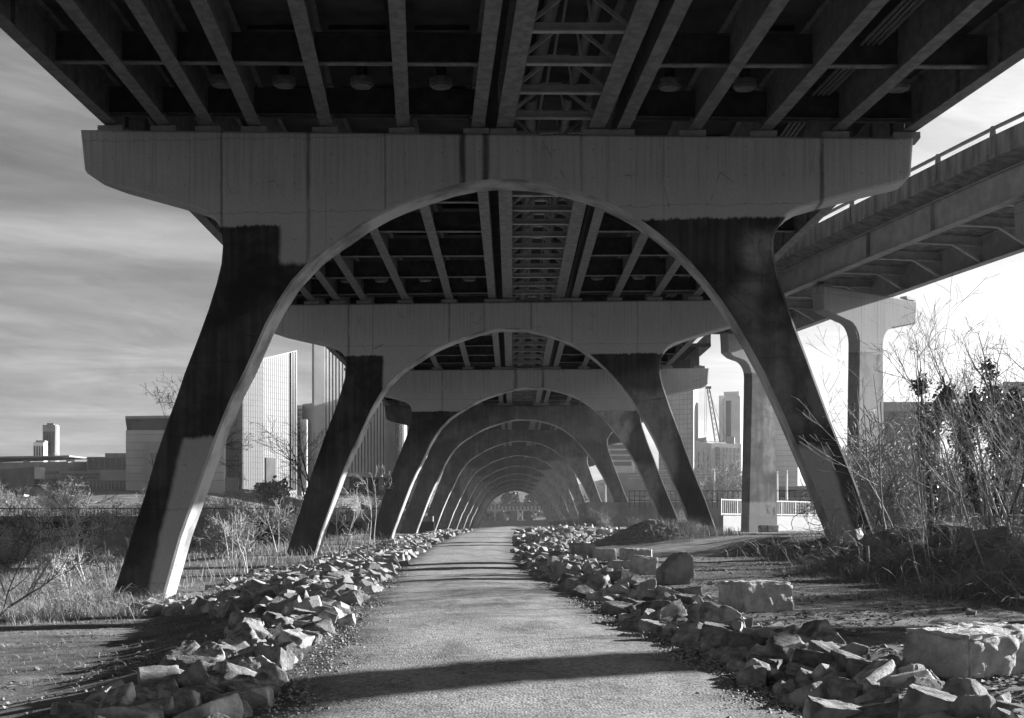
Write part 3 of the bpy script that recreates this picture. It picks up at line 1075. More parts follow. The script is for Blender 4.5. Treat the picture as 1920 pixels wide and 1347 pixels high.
def rows(y0, y1, n, d):
    return [zrow(y0 + (y1 - y0) * (i + .5) / n, d) for i in range(n)]


# --- left side
B = Bldg('stepped_tower', 'stepped stone tower with bright sunlit side on the far left skyline', [(80, 480), (104, 478), (110, 500), (86, 505)], 797, 866, M_bl['mid'])
B.windows(0, 4, rows(812, 862, 7, 480), 1.1, 2.2, M_glass_d)
B.fins(1, 5, .6, .4, M_bl['white'])
B.sub([(88, 484), (101, 484), (103, 494), (90, 494)], 793.5, 796, M_bl['mid'], 'penthouse')
B.sub([(62.5, 470), (82, 470), (98, 486), (76, 488)], 830, 868, M_bl['white'], 'lower_wing')
B.sub([(67, 472), (84, 472), (98, 484), (80, 486)], 826, 829.8, M_bl['mid'], 'wing_setback')
A_ = plan([(62.5, 470), (82, 470)])
for q in range(4):
    for zz_ in rows(838, 864, 4, 470):
        m = MB()
        m.box((A_[0][0] + (A_[1][0] - A_[0][0]) * (q + .5) / 4, 469.9, zz_), (.55, .2, 1.7))
        m.build('window', M_glass_d, B.root)

B = Bldg('long_building', 'long low grey building with flat roof across the far left', [(-60, 440), (128, 430), (170, 446), (-20, 470)], [868, 866, 866, 868], 905, M_bl['brick'])
B.bands(0, rows(880, 905, 2, 432), 1.1, M_glass_d)
B.cap(.5, .6, M_bl['mid'])
for (x0, x1, y0) in ((44, 56, 864), (124, 140, 862)):
    B.sub([(x0, 436), (x1, 436), (x1, 440), (x0, 440)], y0, 866, M_bl['white'], 'roof_unit')
B = Bldg('gabled_annex', 'small building with one white sunlit gable below the stepped tower', [(-20, 400), (64, 392), (85, 405), (5, 420)], [882, 876, 877, 882], 908, M_bl['dark'])
B.sub([(64.5, 391.5), (76, 391), (84, 396), (72, 400)], 876, 898, M_bl['white'], 'end_wall')
B = Bldg('ribbon_office', 'mid-rise office with three rows of ribbon windows left of the overhanging-roof block', [(163, 420), (240, 418), (250, 440), (170, 445)], 857, 884, M_bl['brick'])
B.windows(0, 7, rows(859.5, 880, 3, 419), 1.5, 1.5, M_glass_d, t0=.01, t1=.99)
B.sub([(197, 424), (240, 424), (242, 436), (199, 436)], 850, 856.9, M_bl['brick'], 'penthouse')
B = Bldg('parking_deck', 'low two-deck parking structure with pale strips beside the overhanging-roof block', [(112, 385), (189, 383), (236, 384), (240, 410), (118, 412)], 883, 909, M_bl['brick'])
B.bands(1, rows(886, 899, 2, 384), 1.1, M_glass_d, 'deck_opening', .0, .98)
B.bands(0, rows(887, 900, 2, 384), .7, M_glass_d, 'deck_opening')
A_, B_, nr, *_ = B.edge(1)
for z in rows(882, 901, 3, 383):
    m = MB()
    m.beam((A_.x, A_.y - .25, z), (B_.x, B_.y - .25, z), .2, 1.1)
    m.build('parapet_strip', M_bl['pale'], B.root)
B = Bldg('brick_row', 'low dark brick row with tall window bays at the foot of the skyline', [(80, 340), (235, 338), (235, 352), (80, 354)], 901, 918, M_bl['dark'])
B.fins(0, 22, .35, .25, M_bl['brick'], part='pilaster')

B = Bldg('roofed_block', 'panelled pale block under a wide overhanging flat roof behind the nearest left leg', [(236, 330), (420, 325), (424, 365), (250, 370)], 807, 909, M_bl['pale'])
B.bars(0, rows(807, 909, 7, 327), .16, .06, M_bl['mid'], 'panel_joint')
B.sub([(272, 324.5), (330, 323.5), (330, 325.5), (272, 326.5)], 828, 905, M_glass, 'glazed_bay')
B.sub([(246, 334), (420, 331), (420, 360), (250, 362)], 783, 806.8, M_bl['dark'], 'top_storey')
B.sub([(235, 326), (425, 322), (425, 366), (238, 368)], 778, 782.8, M_bl['mid'], 'overhanging_roof')
B = Bldg('banded_office', 'office with bright white floor bands just right of the nearest left leg', [(340, 345), (420, 345), (424, 360), (340, 360)], 838, 925, M_bl['dark'])
B.bars(0, rows(838, 905, 6, 345), 1.5, .3, M_bl['white'], 'floor_band')
B.sub([(400, 342), (447, 342), (448, 352), (400, 352)], 896, 925, M_bl['mid'], 'annex')
B = Bldg('dark_slab', 'dark ribbed slab block in front of the slanted glass tower', [(418, 372), (451, 370), (452, 384), (418, 386)], 828, 912, M_bl['dark'])
B.fins(0, 11, .22, .2, M_bl['mid'])

B = Bldg('glass_tower', 'tall pale glass tower with slanting top behind the left arches', [(424, 368), (494, 379), (557, 392), (556, 440), (430, 440)], [690, 672, 657, 657, 690], 915, M_glass_l)
B.bars(0, rows(680, 915, 22, 374), .18, .03, M_bl['dark'], 'floor_line')
B.bars(1, rows(680, 915, 22, 386), .14, .03, M_bl['dark'], 'floor_line')
B.fins(0, 16, .10, .04, M_bl['dark'], part='mullion')
B.fins(1, 17, .14, .05, M_bl['dark'], part='mullion')
B.fins(1, 3, .5, .35, M_glass_d, part='dark_mullion', t0=.78, t1=.98)
A_, B_, nr, za, zb_ = B.edge(0)
B.sub([(499, 379.6), (517, 383.1), (517, 384.5), (499, 381.5)], 858, 905, M_glass_d, 'reflecting_bay')

B = Bldg('notched_office', 'grey notched office block squeezed between the glass tower and the finned tower', [(556, 430), (566, 430), (572, 445), (556, 445)], 760, 915, M_bl['mid'])
B.bands(0, rows(765, 900, 16, 430), .9, M_glass_d)
B.sub([(566.5, 434), (588, 430), (592, 446), (570, 448)], 756, 915, M_bl['dark'], 'rear_wing')
B.sub([(563, 425), (575, 424), (577, 429), (566, 430)], 786, 915, M_bl['brick'], 'front_wing')
B = Bldg('fin_tower', 'tallest tower with close white vertical fins seen behind the second left leg', [(590, 350), (726, 362), (740, 392), (606, 384)], 560, 886, M_glass_d)
B.fins(0, 20, .46, .45, M_bl['white'], z0=zrow(887, 357), t0=.10, t1=.985)
A_, B_, nr, za, zb_ = B.edge(0)
for t_, w_ in ((.035, 3.0), (.992, 1.6)):
    p = A_.lerp(B_, t_) + nr * .6
    m = MB()
    m.box((p.x, p.y, (B.zb + za) / 2), (w_, 1.4, za - B.zb), rz=math.atan2((B_ - A_).y, (B_ - A_).x))
    m.build('corner_pier', M_bl['pale'], B.root)
B.sub([(588, 346), (728, 358), (731, 363), (592, 352)], 884, 893, M_bl['pale'], 'base_lintel')
for x in (600, 650, 714):
    dq = 349 + (x - 590) * .088
    B.sub([(x - 4, dq), (x + 5, dq + .7), (x + 5, dq + 3), (x - 4, dq + 2.3)], 893, 918, M_bl['pale'], 'base_column')
B = Bldg('striped_tower', 'narrow striped tower right of the finned tower', [(732, 352), (762, 362), (768, 380), (736, 376)], 720, 912, M_bl['pale'])
B.fins(0, 6, .7, .12, M_glass_d, part='dark_stripe', t0=.3, t1=.85)
B = Bldg('grid_tower', 'office tower with a square window grid beside the third left leg', [(763, 342), (800, 340), (804, 356), (766, 360)], 720, 915, M_bl['pale'])
B.windows(0, 4, rows(775, 905, 15, 341), 1.05, 1.1, M_glass_d, t0=.02, t1=.98)

# --- right side
B = Bldg('plain_tower', 'plain grey glass tower standing behind the second right leg', [(1235, 420), (1300, 412), (1309, 440), (1240, 446)], 680, 925, M_bl['mid'])
B.bars(0, rows(700, 920, 24, 416), .2, .08, M_bl['dark'], 'floor_line')
B.fins(0, 9, .16, .08, M_bl['dark'], part='mullion')
B = Bldg('ribbon_block', 'white office block with dark ribbon windows right of the fourth arch', [(1140, 360), (1186, 360), (1206, 372), (1140, 380)], 815, 930, M_bl['white'])
B.bands(0, rows(822, 875, 5, 360), 1.1, M_glass_d)
B.sub([(1186.5, 361), (1215, 372), (1206, 380), (1188, 376)], 822, 930, M_bl['mid'], 'stair_wing')
B.sub([(1136, 356), (1230, 352), (1230, 358), (1136, 359)], 886, 930, M_bl['brick'], 'podium')
B.sub([(1172, 366), (1177, 366), (1177, 370), (1172, 370)], 803, 814.8, M_bl['white'], 'flue')
B = Bldg('stepped_office', 'stepped white office tower behind the crane with lit window strips', [(1348, 440), (1358, 425), (1388, 425), (1392, 450), (1348, 455)], 742, 930, M_bl['pale'])
B.bands(0, rows(752, 850, 13, 432), 1.6, M_glass_d, t0=.1, t1=.9)
B.bands(1, rows(752, 850, 13, 425), 1.4, M_glass_d, t0=.1, t1=.42)
B.sub([(1357, 432), (1386, 430), (1388, 446), (1359, 448)], 734, 741.8, M_bl['pale'], 'penthouse')
B = Bldg('apartment_block', 'pale apartment block under construction with dark window column below the crane', [(1304, 352), (1334, 340), (1390, 345), (1392, 370), (1306, 375)], [826, 832, 832, 832, 826], 935, M_bl['pale'])
B.windows(1, 1, rows(838, 902, 7, 340), 1.25, 1.15, M_glass_d, t0=.12, t1=.30)
B.windows(1, 5, rows(838, 902, 5, 343), .5, 1.3, M_bl['mid'], t0=.36, t1=.98)
B.windows(0, 3, rows(845, 915, 6, 346), .6, 1.3, M_glass_d)
B.sub([(1368, 335), (1388, 335), (1388, 338), (1368, 338)], 904, 921, M_glass_d, 'entrance_bay')
B.sub([(1304, 356), (1325, 350), (1328, 358), (1306, 362)], 820, 825.8, M_bl['mid'], 'roof_unit')
B.sub([(1362, 348), (1377, 348), (1378, 356), (1363, 356)], 819, 831.8, M_bl['mid'], 'stair_head')
B = Bldg('pale_slab', 'pale windowless slab glimpsed right of the mottled ramp pier', [(1430, 380), (1496, 376), (1500, 400), (1434, 404)], 770, 935, M_bl['pale'])
B.bars(0, rows(770, 930, 16, 378), .14, .08, M_bl['mid'], 'panel_joint')
B = Bldg('low_store', 'low store with white framed openings behind the utility poles', [(1420, 270), (1560, 262), (1566, 280), (1424, 288)], 912, 940, M_bl['mid'])
B.windows(0, 9, rows(917, 934, 1, 266), 1.6, 1.5, M_glass_d)
B = Bldg('wide_office', 'wide dark office behind the ivy-covered trees at far right', [(1640, 300), (1760, 296), (1765, 320), (1645, 322)], 754, 940, M_bl['mid'])
B.bands(0, rows(770, 930, 12, 298), 1.4, M_glass_d)
B = Bldg('corner_tower', 'stepped grey block at the far right edge behind the bare trees', [(1880, 290), (1960, 280), (1965, 310), (1885, 316)], 716, 940, M_bl['mid'])
B.bands(0, rows(725, 930, 16, 285), 1.2, M_glass_d)
B.sub([(1868, 292), (1880, 290), (1884, 312), (1872, 314)], 724, 940, M_bl['dark'], 'step_wing')

# --- tower crane (lattice boom), far
cr = empty('construction_crane', at(1352, 900, 390), 'lattice boom crane with hanging cables beside the stepped office tower', 'crane')
m = MB()
p0, p1 = at(1349, 850, 390), at(1328, 729, 390)
ax = (p1 - p0).normalized()
sx = Vector((1, 0, 0)); sy = ax.cross(sx).normalized(); sx = sy.cross(ax).normalized()
corners = []
for (i, j) in ((-1, -1), (1, -1), (1, 1), (-1, 1)):
    a, b = p0 + (sx * i + sy * j) * .75, p1 + (sx * i + sy * j) * .35
    m.beam(a, b, .14, .14)
    corners.append((a, b))
for q in range(12):
    for e in range(4):
        a = corners[e][0].lerp(corners[e][1], q / 12)
        b = corners[(e + 1) % 4][0].lerp(corners[(e + 1) % 4][1], (q + 1) / 12)
        m.beam(a, b, .09, .09)
m.build('boom', M_raild, cr)
m = MB()
m.box(p1 + Vector((0, 0, .3)), (1.6, .8, .7))
m.build('boom_head', M_raild, cr)
m = MB()
for dx in (-.9, -.4):
    m.tube([p1 + Vector((dx, 0, 0)), p1 + Vector((dx - .3, 0, -15))], .05, 4)
m.build('hoist_cable', M_raild, cr)
m = MB()
m.tube([p1, at(1364, 832, 392)], .05, 4)
m.build('pendant_line', M_raild, cr)
m = MB()
m.beam(p0, at(1353, 960, 390), 1.4, 1.4)
m.build('mast', M_raild, cr)

# --- far railway trestle across the end of the arches
D = 462.0
tr = empty('railway_trestle', at(965, 990, D), 'pale girder railway trestle on a braced tower, closing the end of the arches', 'railway bridge')
m = MB()
a, b = at(840, 955, D), at(1075, 952, D)
m.beam(a, b, 2.2, zrow(947, D) - zrow(956, D))
m.build('girder', M_bl['pale'], tr)
m = MB()
m.beam(at(840, 945.6, D), at(1075, 945.6, D), 3.4, .35)
m.build('deck_timber', M_bl['dark'], tr)
for q in range(34):
    x = 842 + q * 6.9
    m = MB()
    m.box(at(x, 951.5, D) + Vector((0, -1.25, 0)), (.5, .3, 1.8))
    m.build('web_stiffener', M_bl['dark'], tr)
m = MB()
for x in (971, 980):
    m.beam(at(x, 957, D), at(x, 975, D), .3, .3)
for (x0, x1) in ((971, 980), (980, 971)):
    m.beam(at(x0, 957, D), at(x1, 975, D), .22, .22)
m.beam(at(971, 957, D), at(980, 957, D), .3, .3)
m.beam(at(971, 966, D), at(980, 966, D), .2, .2)
m.build('braced_tower', M_bl['white'], tr)
m = MB()
m.beam(at(964, 957, D + 1), at(964, 990, D + 1), 2.0, 2.0)
m.build('brick_pier', M_bl['dark'], tr)
m = MB()
bx = [(970, 975), (986, 975), (986, 992), (978, 992), (977.3, 986), (974.7, 983.5), (972.4, 986), (971.8, 992), (969.5, 992)]
pp = [at(x, y, D) for x, y in bx]
n = len(pp)
m.v = [tuple(p + Vector((0, -1.3, 0))) for p in pp] + [tuple(p + Vector((0, 2, 0))) for p in pp]
m.f = [tuple(range(n)), tuple(reversed(range(n, 2 * n)))] + [(i, n + i, n + (i + 1) % n, (i + 1) % n) for i in range(n)]
m.build('stone_base', M_bl['white'], tr)
m = MB()
for (xa, xb) in ((926, 930), (1000, 1006), (930, 926)):
    m.beam(at(xa, 957, D - 2), at(xb, 988, D - 2), .3, .3)
m.build('side_bent', M_bl['pale'], tr)
rb = MB()
rb.prism(plan([(860, 458), (1055, 458), (1060, 500), (850, 500)]), EYE - 1.5, zrow(976, 458))
tag(rb.build('embankment_wall', M_bl['dark']), 'dark embankment wall behind the foot of the railway trestle', 'wall')

# --- old railway viaduct with railing, left middle distance
D = 148.0
vi = empty('canal_viaduct', at(350, 1000, D), 'long dark viaduct wall with pilasters and an iron railing across the left', 'viaduct')
m = MB()
xa, xb = at(-260, 0, D).x, at(812, 0, D).x
zt = zrow(968, D)
m.box(((xa + xb) / 2, D + .4, zt - .3), (xb - xa, 1.9, .6))
m.build('coping', M_conc_dark, vi)
m = MB()
m.box(((xa + xb) / 2, D + 2.0, zt - 2.8), (xb - xa, .5, 4.4))
m.build('back_wall', simple('void_shade_wall', .02, .05, .6, .95), vi)  # shade inside the open bays is put into this near-black colour
random.seed(11)
x = xa
while x < xb:
    w = random.choice((.5, .6, 1.7, 2.2))
    m = MB()
    m.box((x, D + .55, zt - 2.85), (w, 1.5, 4.5))
    m.build('pilaster', M_conc_dark, vi)
    x += random.choice((2.2, 3.6, 4.6, 6.4))
m = MB()
m.beam((xa, D - .3, zt + .86), (xb, D - .3, zt + .86), .08, .09)
m.beam((xa, D - .3, zt + .14), (xb, D - .3, zt + .14), .05, .05)
x = xa
while x < xb:
    m.box((x, D - .3, zt + .44), (.05, .05, .86))
    x += .42
m.build('iron_railing', M_raild, vi)

# --- flood wall and railing at the right, beyond the ramp piers
D = 112.0
fw = empty('flood_wall', at(1500, 990, D), 'low white concrete wall topped by a pale metal railing behind the ramp piers', 'wall')
WA = at(1352, 990, 103)
WD = Vector((math.cos(math.radians(50)), math.sin(math.radians(50)), 0))
WL = 22.0
def wpt(s_, z): return (WA.x + WD.x * s_, WA.y + WD.y * s_, z)
m = MB()
m.beam(wpt(0, EYE - .35), wpt(WL, EYE - .35), .4, 2.2)
m.build('wall_panel', M_bl['mid'], fw)
m = MB()
z0 = EYE + .77
m.beam(wpt(0, z0 + 1.22), wpt(WL, z0 + 1.22), .08, .08)
m.beam(wpt(0, z0 + .1), wpt(WL, z0 + .1), .08, .08)
q = 0
while q * .3 < WL:
    m.box(wpt(q * .3, z0 + .65), ((.04, .04, 1.14) if q % 8 else (.1, .1, 1.3)), rz=math.radians(50))
    q += 1
m.build('metal_railing', M_rail, fw)
D = 128.0
fr = MB()
z0 = EYE + 2.3
for dz in (0.1, 1.0):
    fr.beam((at(1180, 0, D).x, D, z0 + dz), (at(1700, 0, D).x, D, z0 + dz), .07, .07)
x = at(1180, 0, D).x
while x < at(1700, 0, D).x:
    fr.box((x, D, z0 + .2), (.05, .05, 1.6))
    x += .5
tag(fr.build('iron_fence', M_raild), 'dark iron fence behind and above the white wall railing', 'fence')
rt = MB()
D = 130.0
rt.box(((at(1100, 0, D).x + at(1720, 0, D).x) / 2, D + 8, EYE + .2), (at(1720, 0, D).x - at(1100, 0, D).x, 16, 4.1))
tag(rt.build('terrace_wall', M_conc), 'grey terrace wall carrying the dark iron fence', 'wall')
for (x, y0, lab, d) in ((1339, 880, 'pale utility pole with cross wires left of the mottled ramp pier', 170), (1457, 884, 'slim pale pole directly right of the mottled ramp pier', 150), (1475, 882, 'slim pale pole midway between mottled ramp pier and nearest right leg', 152), (1135, 905, 'pale pole with crossarm seen between the fourth and fifth right legs', 180)):
    po = empty('utility_pole', at(x, 950, d), lab, 'pole', 'pale poles beyond the flood wall')
    m = MB()
    m.tube([at(x, 962, d), at(x, y0, d)], [.16, .11], 8)
    m.build('shaft', M_bl['white'], po)
    m = MB()
    m.beam(at(x, y0 + 3, d) + Vector((-.9, 0, 0)), at(x, y0 + 3, d) + Vector((.9, 0, 0)), .1, .1)
    m.build('crossarm', M_bl['pale'], po)
    if x == 1339:
        for dy, y2 in ((0, -3), (4, 6), (9, 12)):
            m = MB()
            m.tube([at(x, y0 + 3 + dy, d), at(1290, y0 + 3 + dy + y2 * .3, d + 4), at(1180, y0 + 6 + y2, d + 12)], .035, 4)
            m.build('wire', M_bl['white'], po)
# white picnic shelter far left
sh = empty('shelter', at(22, 950, 200), 'thin white flat shelter roof on one post at the far left', 'shelter')
m = MB()
m.box(at(29, 929.5, 200), (3.4, 2.2, .22))
m.build('roof', M_bl['white'], sh)
m = MB()
m.tube([at(11, 958, 200), at(11, 931, 200)], .12, 8)
m.build('post', M_bl['white'], sh)

# ------------------------------------------------------------------ rocks
def rock_mesh(seed, flat=.78, rough=.05, sub=2):
    """blocky broken stone: a box cut by random planes, edges worn, faces pitted"""
    rng = random.Random(seed)
    bm = bmesh.new()
    bmesh.ops.create_cube(bm, size=1.0)
    for v in bm.verts:
        v.co = Vector((v.co.x * rng.uniform(.85, 1.1), v.co.y * rng.uniform(.7, .95), v.co.z * flat * rng.uniform(.75, 1.05)))
    for q in range(rng.randint(5, 9)):
        no = Vector((rng.gauss(0, 1), rng.gauss(0, 1), rng.gauss(0, .8))).normalized()
        ex = max(v.co.dot(no) for v in bm.verts)
        co = no * ex * rng.uniform(.62, .88)
        bmesh.ops.bisect_plane(bm, geom=list(bm.verts) + list(bm.edges) + list(bm.faces), plane_co=co, plane_no=no, clear_outer=True)
        be = [e for e in bm.edges if e.is_boundary]
        if be: bmesh.ops.holes_fill(bm, edges=be)
    bmesh.ops.remove_doubles(bm, verts=bm.verts, dist=.02)
    bmesh.ops.recalc_face_normals(bm, faces=bm.faces)
    bmesh.ops.bevel(bm, geom=list(bm.edges), offset=.03, segments=1, affect='EDGES', clamp_overlap=True)
    bmesh.ops.triangulate(bm, faces=bm.faces)
    for q in range(sub + 1 if sub else 0):
        es = [e for e in bm.edges if e.calc_length() > .10]
        if not es: break
        bmesh.ops.subdivide_edges(bm, edges=es, cuts=1)
        bmesh.ops.triangulate(bm, faces=[f for f in bm.faces if len(f.verts) > 3])
    bm.normal_update()
    if sub:
        for v in bm.verts:
            p = v.co * 3 + Vector((seed * 3.7, seed * 1.3, 0))
            v.co += v.normal * rough * (.6 * noise.noise(p) + .45 * noise.noise(p * 3.1) + .35 * noise.noise(p * 7.3))
    for f in bm.faces: f.smooth = True
    bm.normal_update()
    for e in bm.edges:
        if len(e.link_faces) == 2 and e.calc_face_angle(0) > math.radians(30): e.smooth = False
    me = bpy.data.meshes.new('rock')
    bm.to_mesh(me)
    bm.free()
    return me


ROCKM = [rock_mesh(s) for s in range(26)]
rock_mats = [simple('granite_rock_%s' % nm, lo, hi, 3.0 + i, .9, .55, 16, detail=9, contrast=(.25, .72), bdist=.05, objrand=.35)
             for i, (nm, lo, hi) in enumerate((('grey', .15, .34), ('pale', .24, .44), ('brownish', .11, .26)))]
for i, me in enumerate(ROCKM): me.materials.append(rock_mats[(0, 1, 0, 2)[i % 4]])

ZEXP = {'L': 1.7, 'R': 1.7}
rng = random.Random(5)
cand = []      # (x, y, z, size, zone)


def scatter(zone, n, yr, xfun, hfun, smin, smax, sink=.25, seed=0):
    rg = random.Random(seed)
    placed = []
    for i in range(n * 14):
        if len(placed) >= n: break
        a = rg.random()
        y = yr[0] + (yr[1] - yr[0]) * a ** ZEXP.get(zone, 1.15)
        x0, x1 = xfun(y)
        s_ = rg.random()
        x = x0 + (x1 - x0) * s_
        big = rg.random() ** 1.7
        sz = smin + (smax - smin) * big
        ok = True
        for (X, Y, S) in placed[-400:]:
            if abs(Y - y) < 1.2 and (X - x) ** 2 + (Y - y) ** 2 < ((S + sz) * .27) ** 2:
                ok = False
                break
        if not ok: continue
        placed.append((x, y, sz))
        z = gz(x, y) + hfun(y) * (1 - abs(2 * s_ - 1) ** 1.6) * rg.uniform(.5, 1.0) - sz * sink + sz * .30
        cand.append((x, y, z, sz, zone))


pc = lambda y: lerp(PC, y)
EDGE = lambda y: PW + .12 * math.sin(y * .9) + .05 * math.sin(2.3 * y)


def berm(zone, side, yr, wtab, htab, n, smin, smax, seed):
    def xf(y):
        w = lerp(wtab, y)
        a = pc(y) + side * (EDGE(y) - PW + lerp(LWT if side < 0 else RWT, y))
        return (a, a + side * w) if side > 0 else (a + side * w, a)
    scatter(zone, n, yr, xf, lambda y: 0.0, smin, smax, .22, seed)                 # base layer
    def xf2(y):
        w = lerp(wtab, y)
        a = pc(y) + side * (EDGE(y) + w * .18 - PW + lerp(LWT if side < 0 else RWT, y))
        return (a, a + side * w * .62) if side > 0 else (a + side * w * .62, a)
    scatter(zone, int(n * .55), yr, xf2, lambda y: lerp(htab, y), smin, smax * .95, .2, seed + 50)


berm('L', -1, (9.5, 30), [(9, 1.9), (14, 1.75), (20, 1.65), (28, 2.6), (32, 4.5)], [(9, .17), (20, .15), (30, .15)], 440, .15, .60, 1)
berm('L2', -1, (28, 62), [(28, 3.0), (34, 4.6), (39, 7.6), (48, 7.4), (62, 7.2)], [(28, .2), (60, .15)], 3000, .18, .66, 2)
berm('L3', -1, (60, 118), [(60, 6), (80, 5.5), (118, 4)], [(60, .2), (118, .15)], 900, .2, .6, 3)
berm('R', 1, (9.2, 32), [(9, 1.6), (12, 1.4), (18, 1.15), (26, 1.4), (34, 1.15)], [(9, .19), (20, .18), (30, .2)], 400, .15, .62, 4)
berm('R2', 1, (30, 66), [(30, 1.25), (42, 1.9), (52, 2.5), (66, 3.8)], [(30, .3), (66, .25)], 420, .18, .55, 5)
berm('R3', 1, (64, 112), [(64, 4.5), (76, 7.5), (96, 9), (112, 6)], [(64, .3), (112, .25)], 460, .3, .8, 6)
# a few strays in front of the right row and on the left dirt
scatter('S', 26, (10, 40), lambda y: (pc(y) + 2.0, pc(y) + 7.5), lambda y: 0, .06, .16, .1, 7)
scatter('S', 26, (12, 40), lambda y: (pc(y) - 8, pc(y) - 4.4), lambda y: 0, .05, .14, .1, 8)

cand.sort(key=lambda c: -c[3] / c[1])
RL = {'L': 'angular grey rock in the rubble row along the left edge of the gravel path', 'L2': 'broken rock on the rubble slope between the path and the left bridge legs',
      'R': 'angular grey rock in the rubble row along the right edge of the gravel path', 'R2': 'broken rock in the narrow far stretch of the right rubble row',
      'L3': 'small far rock of the left rubble slope near the second and third legs', 'R3': 'far rock in the heap right of the path near the third arch', 'S': 'small stray stone lying on the bare earth'}
RG = {'L': 'rocks of the left rubble row', 'L2': 'rocks of the left rubble slope', 'R': 'rocks of the right rubble row', 'R2': 'rocks of the far right rubble row', 'L3': 'far rocks of the left slope', 'R3': 'far rocks of the right heap', 'S': 'stray stones on the earth'}
rest = {}
nind = 0
for (x, y, z, s_, zone) in cand:
    i = rng.randrange(len(ROCKM))
    rot = (rng.uniform(-.5, .5), rng.uniform(-.5, .5), rng.uniform(0, 6.28))
    scl = (s_ * rng.uniform(.74, 1.1), s_ * rng.uniform(.62, .9), s_ * rng.uniform(.6, .9))
    inview = abs(x / y * F) < 1000 and (HZ + (EYE - z) / y * F) < 1380
    if nind < 296 and inview:
        o = bpy.data.objects.new('rock', ROCKM[i])
        o.location = (x, y, z)
        o.rotation_euler = rot
        o.scale = scl
        COL.objects.link(o)
        tag(o, RL[zone], 'rock', RG[zone])
        nind += 1
    else:
        zz = 'left' if zone in ('L', 'L2', 'L3') else 'right'
        rest.setdefault('all', []).append((x, y, z, rot, scl, i))
V, Fc, off = [], [], 0
LOWM = [rock_mesh(100 + s, sub=0) for s in range(12)]
lowd = []
for me in LOWM:
    co = np.array([v.co[:] for v in me.vertices])
    lowd.append((co, [tuple(p.vertices) for p in me.polygons]))
for (x, y, z, rot, scl, i) in rest['all']:
    co, fcs = lowd[i % 12]
    from mathutils import Euler
    Mx = np.array(Euler(rot).to_matrix()) @ np.diag(scl)
    V.append(co @ Mx.T + np.array((x, y, z)))
    Fc += [tuple(a + off for a in f) for f in fcs]
    off += len(co)
rm = MB()
rm.v = [tuple(p) for p in np.concatenate(V)]
rm.f = Fc
rr = rm.build('rubble_rocks', simple('rubble_granite', .15, .42, 1.6, .9, .5, 14, detail=8), base=(0, 0, 0))
tag(rr, 'small grey rubble filling the far rock rows on both sides of the path', kind='stuff')


# ------------------------------------------------------------------ cut stone blocks and the big boulder
def stone_block(name, label, c, size, rz, seed, tilt=(0, 0), rough=.05, mat=None, cat='stone block', group=None, cutaway=None):
    bm = bmesh.new()
    bmesh.ops.create_cube(bm, size=1.0)
    for v in bm.verts:
        v.co = Vector((v.co.x * size[0], v.co.y * size[1], v.co.z * size[2]))
        v.co += Vector((noise.noise(v.co * 2 + Vector((seed, 0, 0))), noise.noise(v.co * 2 + Vector((0, seed, 0))), noise.noise(v.co * 2 + Vector((0, 0, seed))))) * .09 * min(size)
    if cutaway:
        for (co, no) in cutaway:
            bmesh.ops.bisect_plane(bm, geom=list(bm.verts) + list(bm.edges) + list(bm.faces), plane_co=co, plane_no=no, clear_outer=True)
            bmesh.ops.holes_fill(bm, edges=[e for e in bm.edges if e.is_boundary])
    bmesh.ops.bevel(bm, geom=list(bm.edges), offset=.035 * min(size) / .5, segments=2, affect='EDGES', clamp_overlap=True)
    bmesh.ops.triangulate(bm, faces=bm.faces)
    for q in range(5):
        es = [e for e in bm.edges if e.calc_length() > .055]
        if not es: break
        bmesh.ops.subdivide_edges(bm, edges=es, cuts=1)
        bmesh.ops.triangulate(bm, faces=[f for f in bm.faces if len(f.verts) > 3])
    bm.normal_update()
    for v in bm.verts:
        p = v.co + Vector((seed * 5.1, seed * 2.2, seed))
        v.co += v.normal * rough * (.6 * noise.noise(p * 3.2) + .5 * noise.noise(p * 8) + .3 * noise.noise(p * 18))
    for f in bm.faces: f.smooth = True
    me = bpy.data.meshes.new(name)
    bm.to_mesh(me)
    bm.free()
    me.materials.append(mat or M_block)
    o = bpy.data.objects.new(name, me)
    o.location = c
    o.rotation_euler = (tilt[0], tilt[1], rz)
    COL.objects.link(o)
    return tag(o, label, cat, group)


def on(px, py, d):
    p = at(px, py, d)
    return Vector((p.x, p.y, gz(p.x, p.y)))


def d_at(px, py):
    """distance where the ray through a ground pixel meets the ground"""
    d = 9.0
    while d < 140:
        p = at(px, py, d)
        if p.z <= gz(p.x, p.y): return d
        d += .1
    return d


def gp(px, py):
    d = d_at(px, py)
    return on(px, py, d), d / F


p, s_ = gp(1845, 1268)
stone_block('granite_block', 'large rough granite block cropped by the right edge, nearest the camera', p + Vector((.16, .42, s_ * 38)), (1.5, .85, s_ * 92), math.radians(33), 1, rough=.07)
p, s_ = gp(1428, 1150)
stone_block('granite_block', 'rough rectangular granite block on the open earth right of the path', p + Vector((0, .42, s_ * 27)), (.92, .66, s_ * 60), math.radians(24), 2, rough=.05)
p, s_ = gp(1268, 1097)
stone_block('boulder', 'big dark upright boulder with sloping left shoulder, tallest stone right of the path', p + Vector((0, .2, s_ * 29)), (s_ * 66, .42, s_ * 66), math.radians(12), 3, rough=.035, cat='boulder', mat=simple('grey_boulder', .16, .3, 3, .9, .6, 20),
            cutaway=[(Vector((-.16, 0, .16)), Vector((-.75, 0, .75))), (Vector((-.05, 0, .29)), Vector((-.35, 0, .9))), (Vector((.3, 0, -.2)), Vector((.8, 0, -.5))), (Vector((.3, 0, .27)), Vector((.7, 0, .7)))])
p, s_ = gp(1209, 1079)
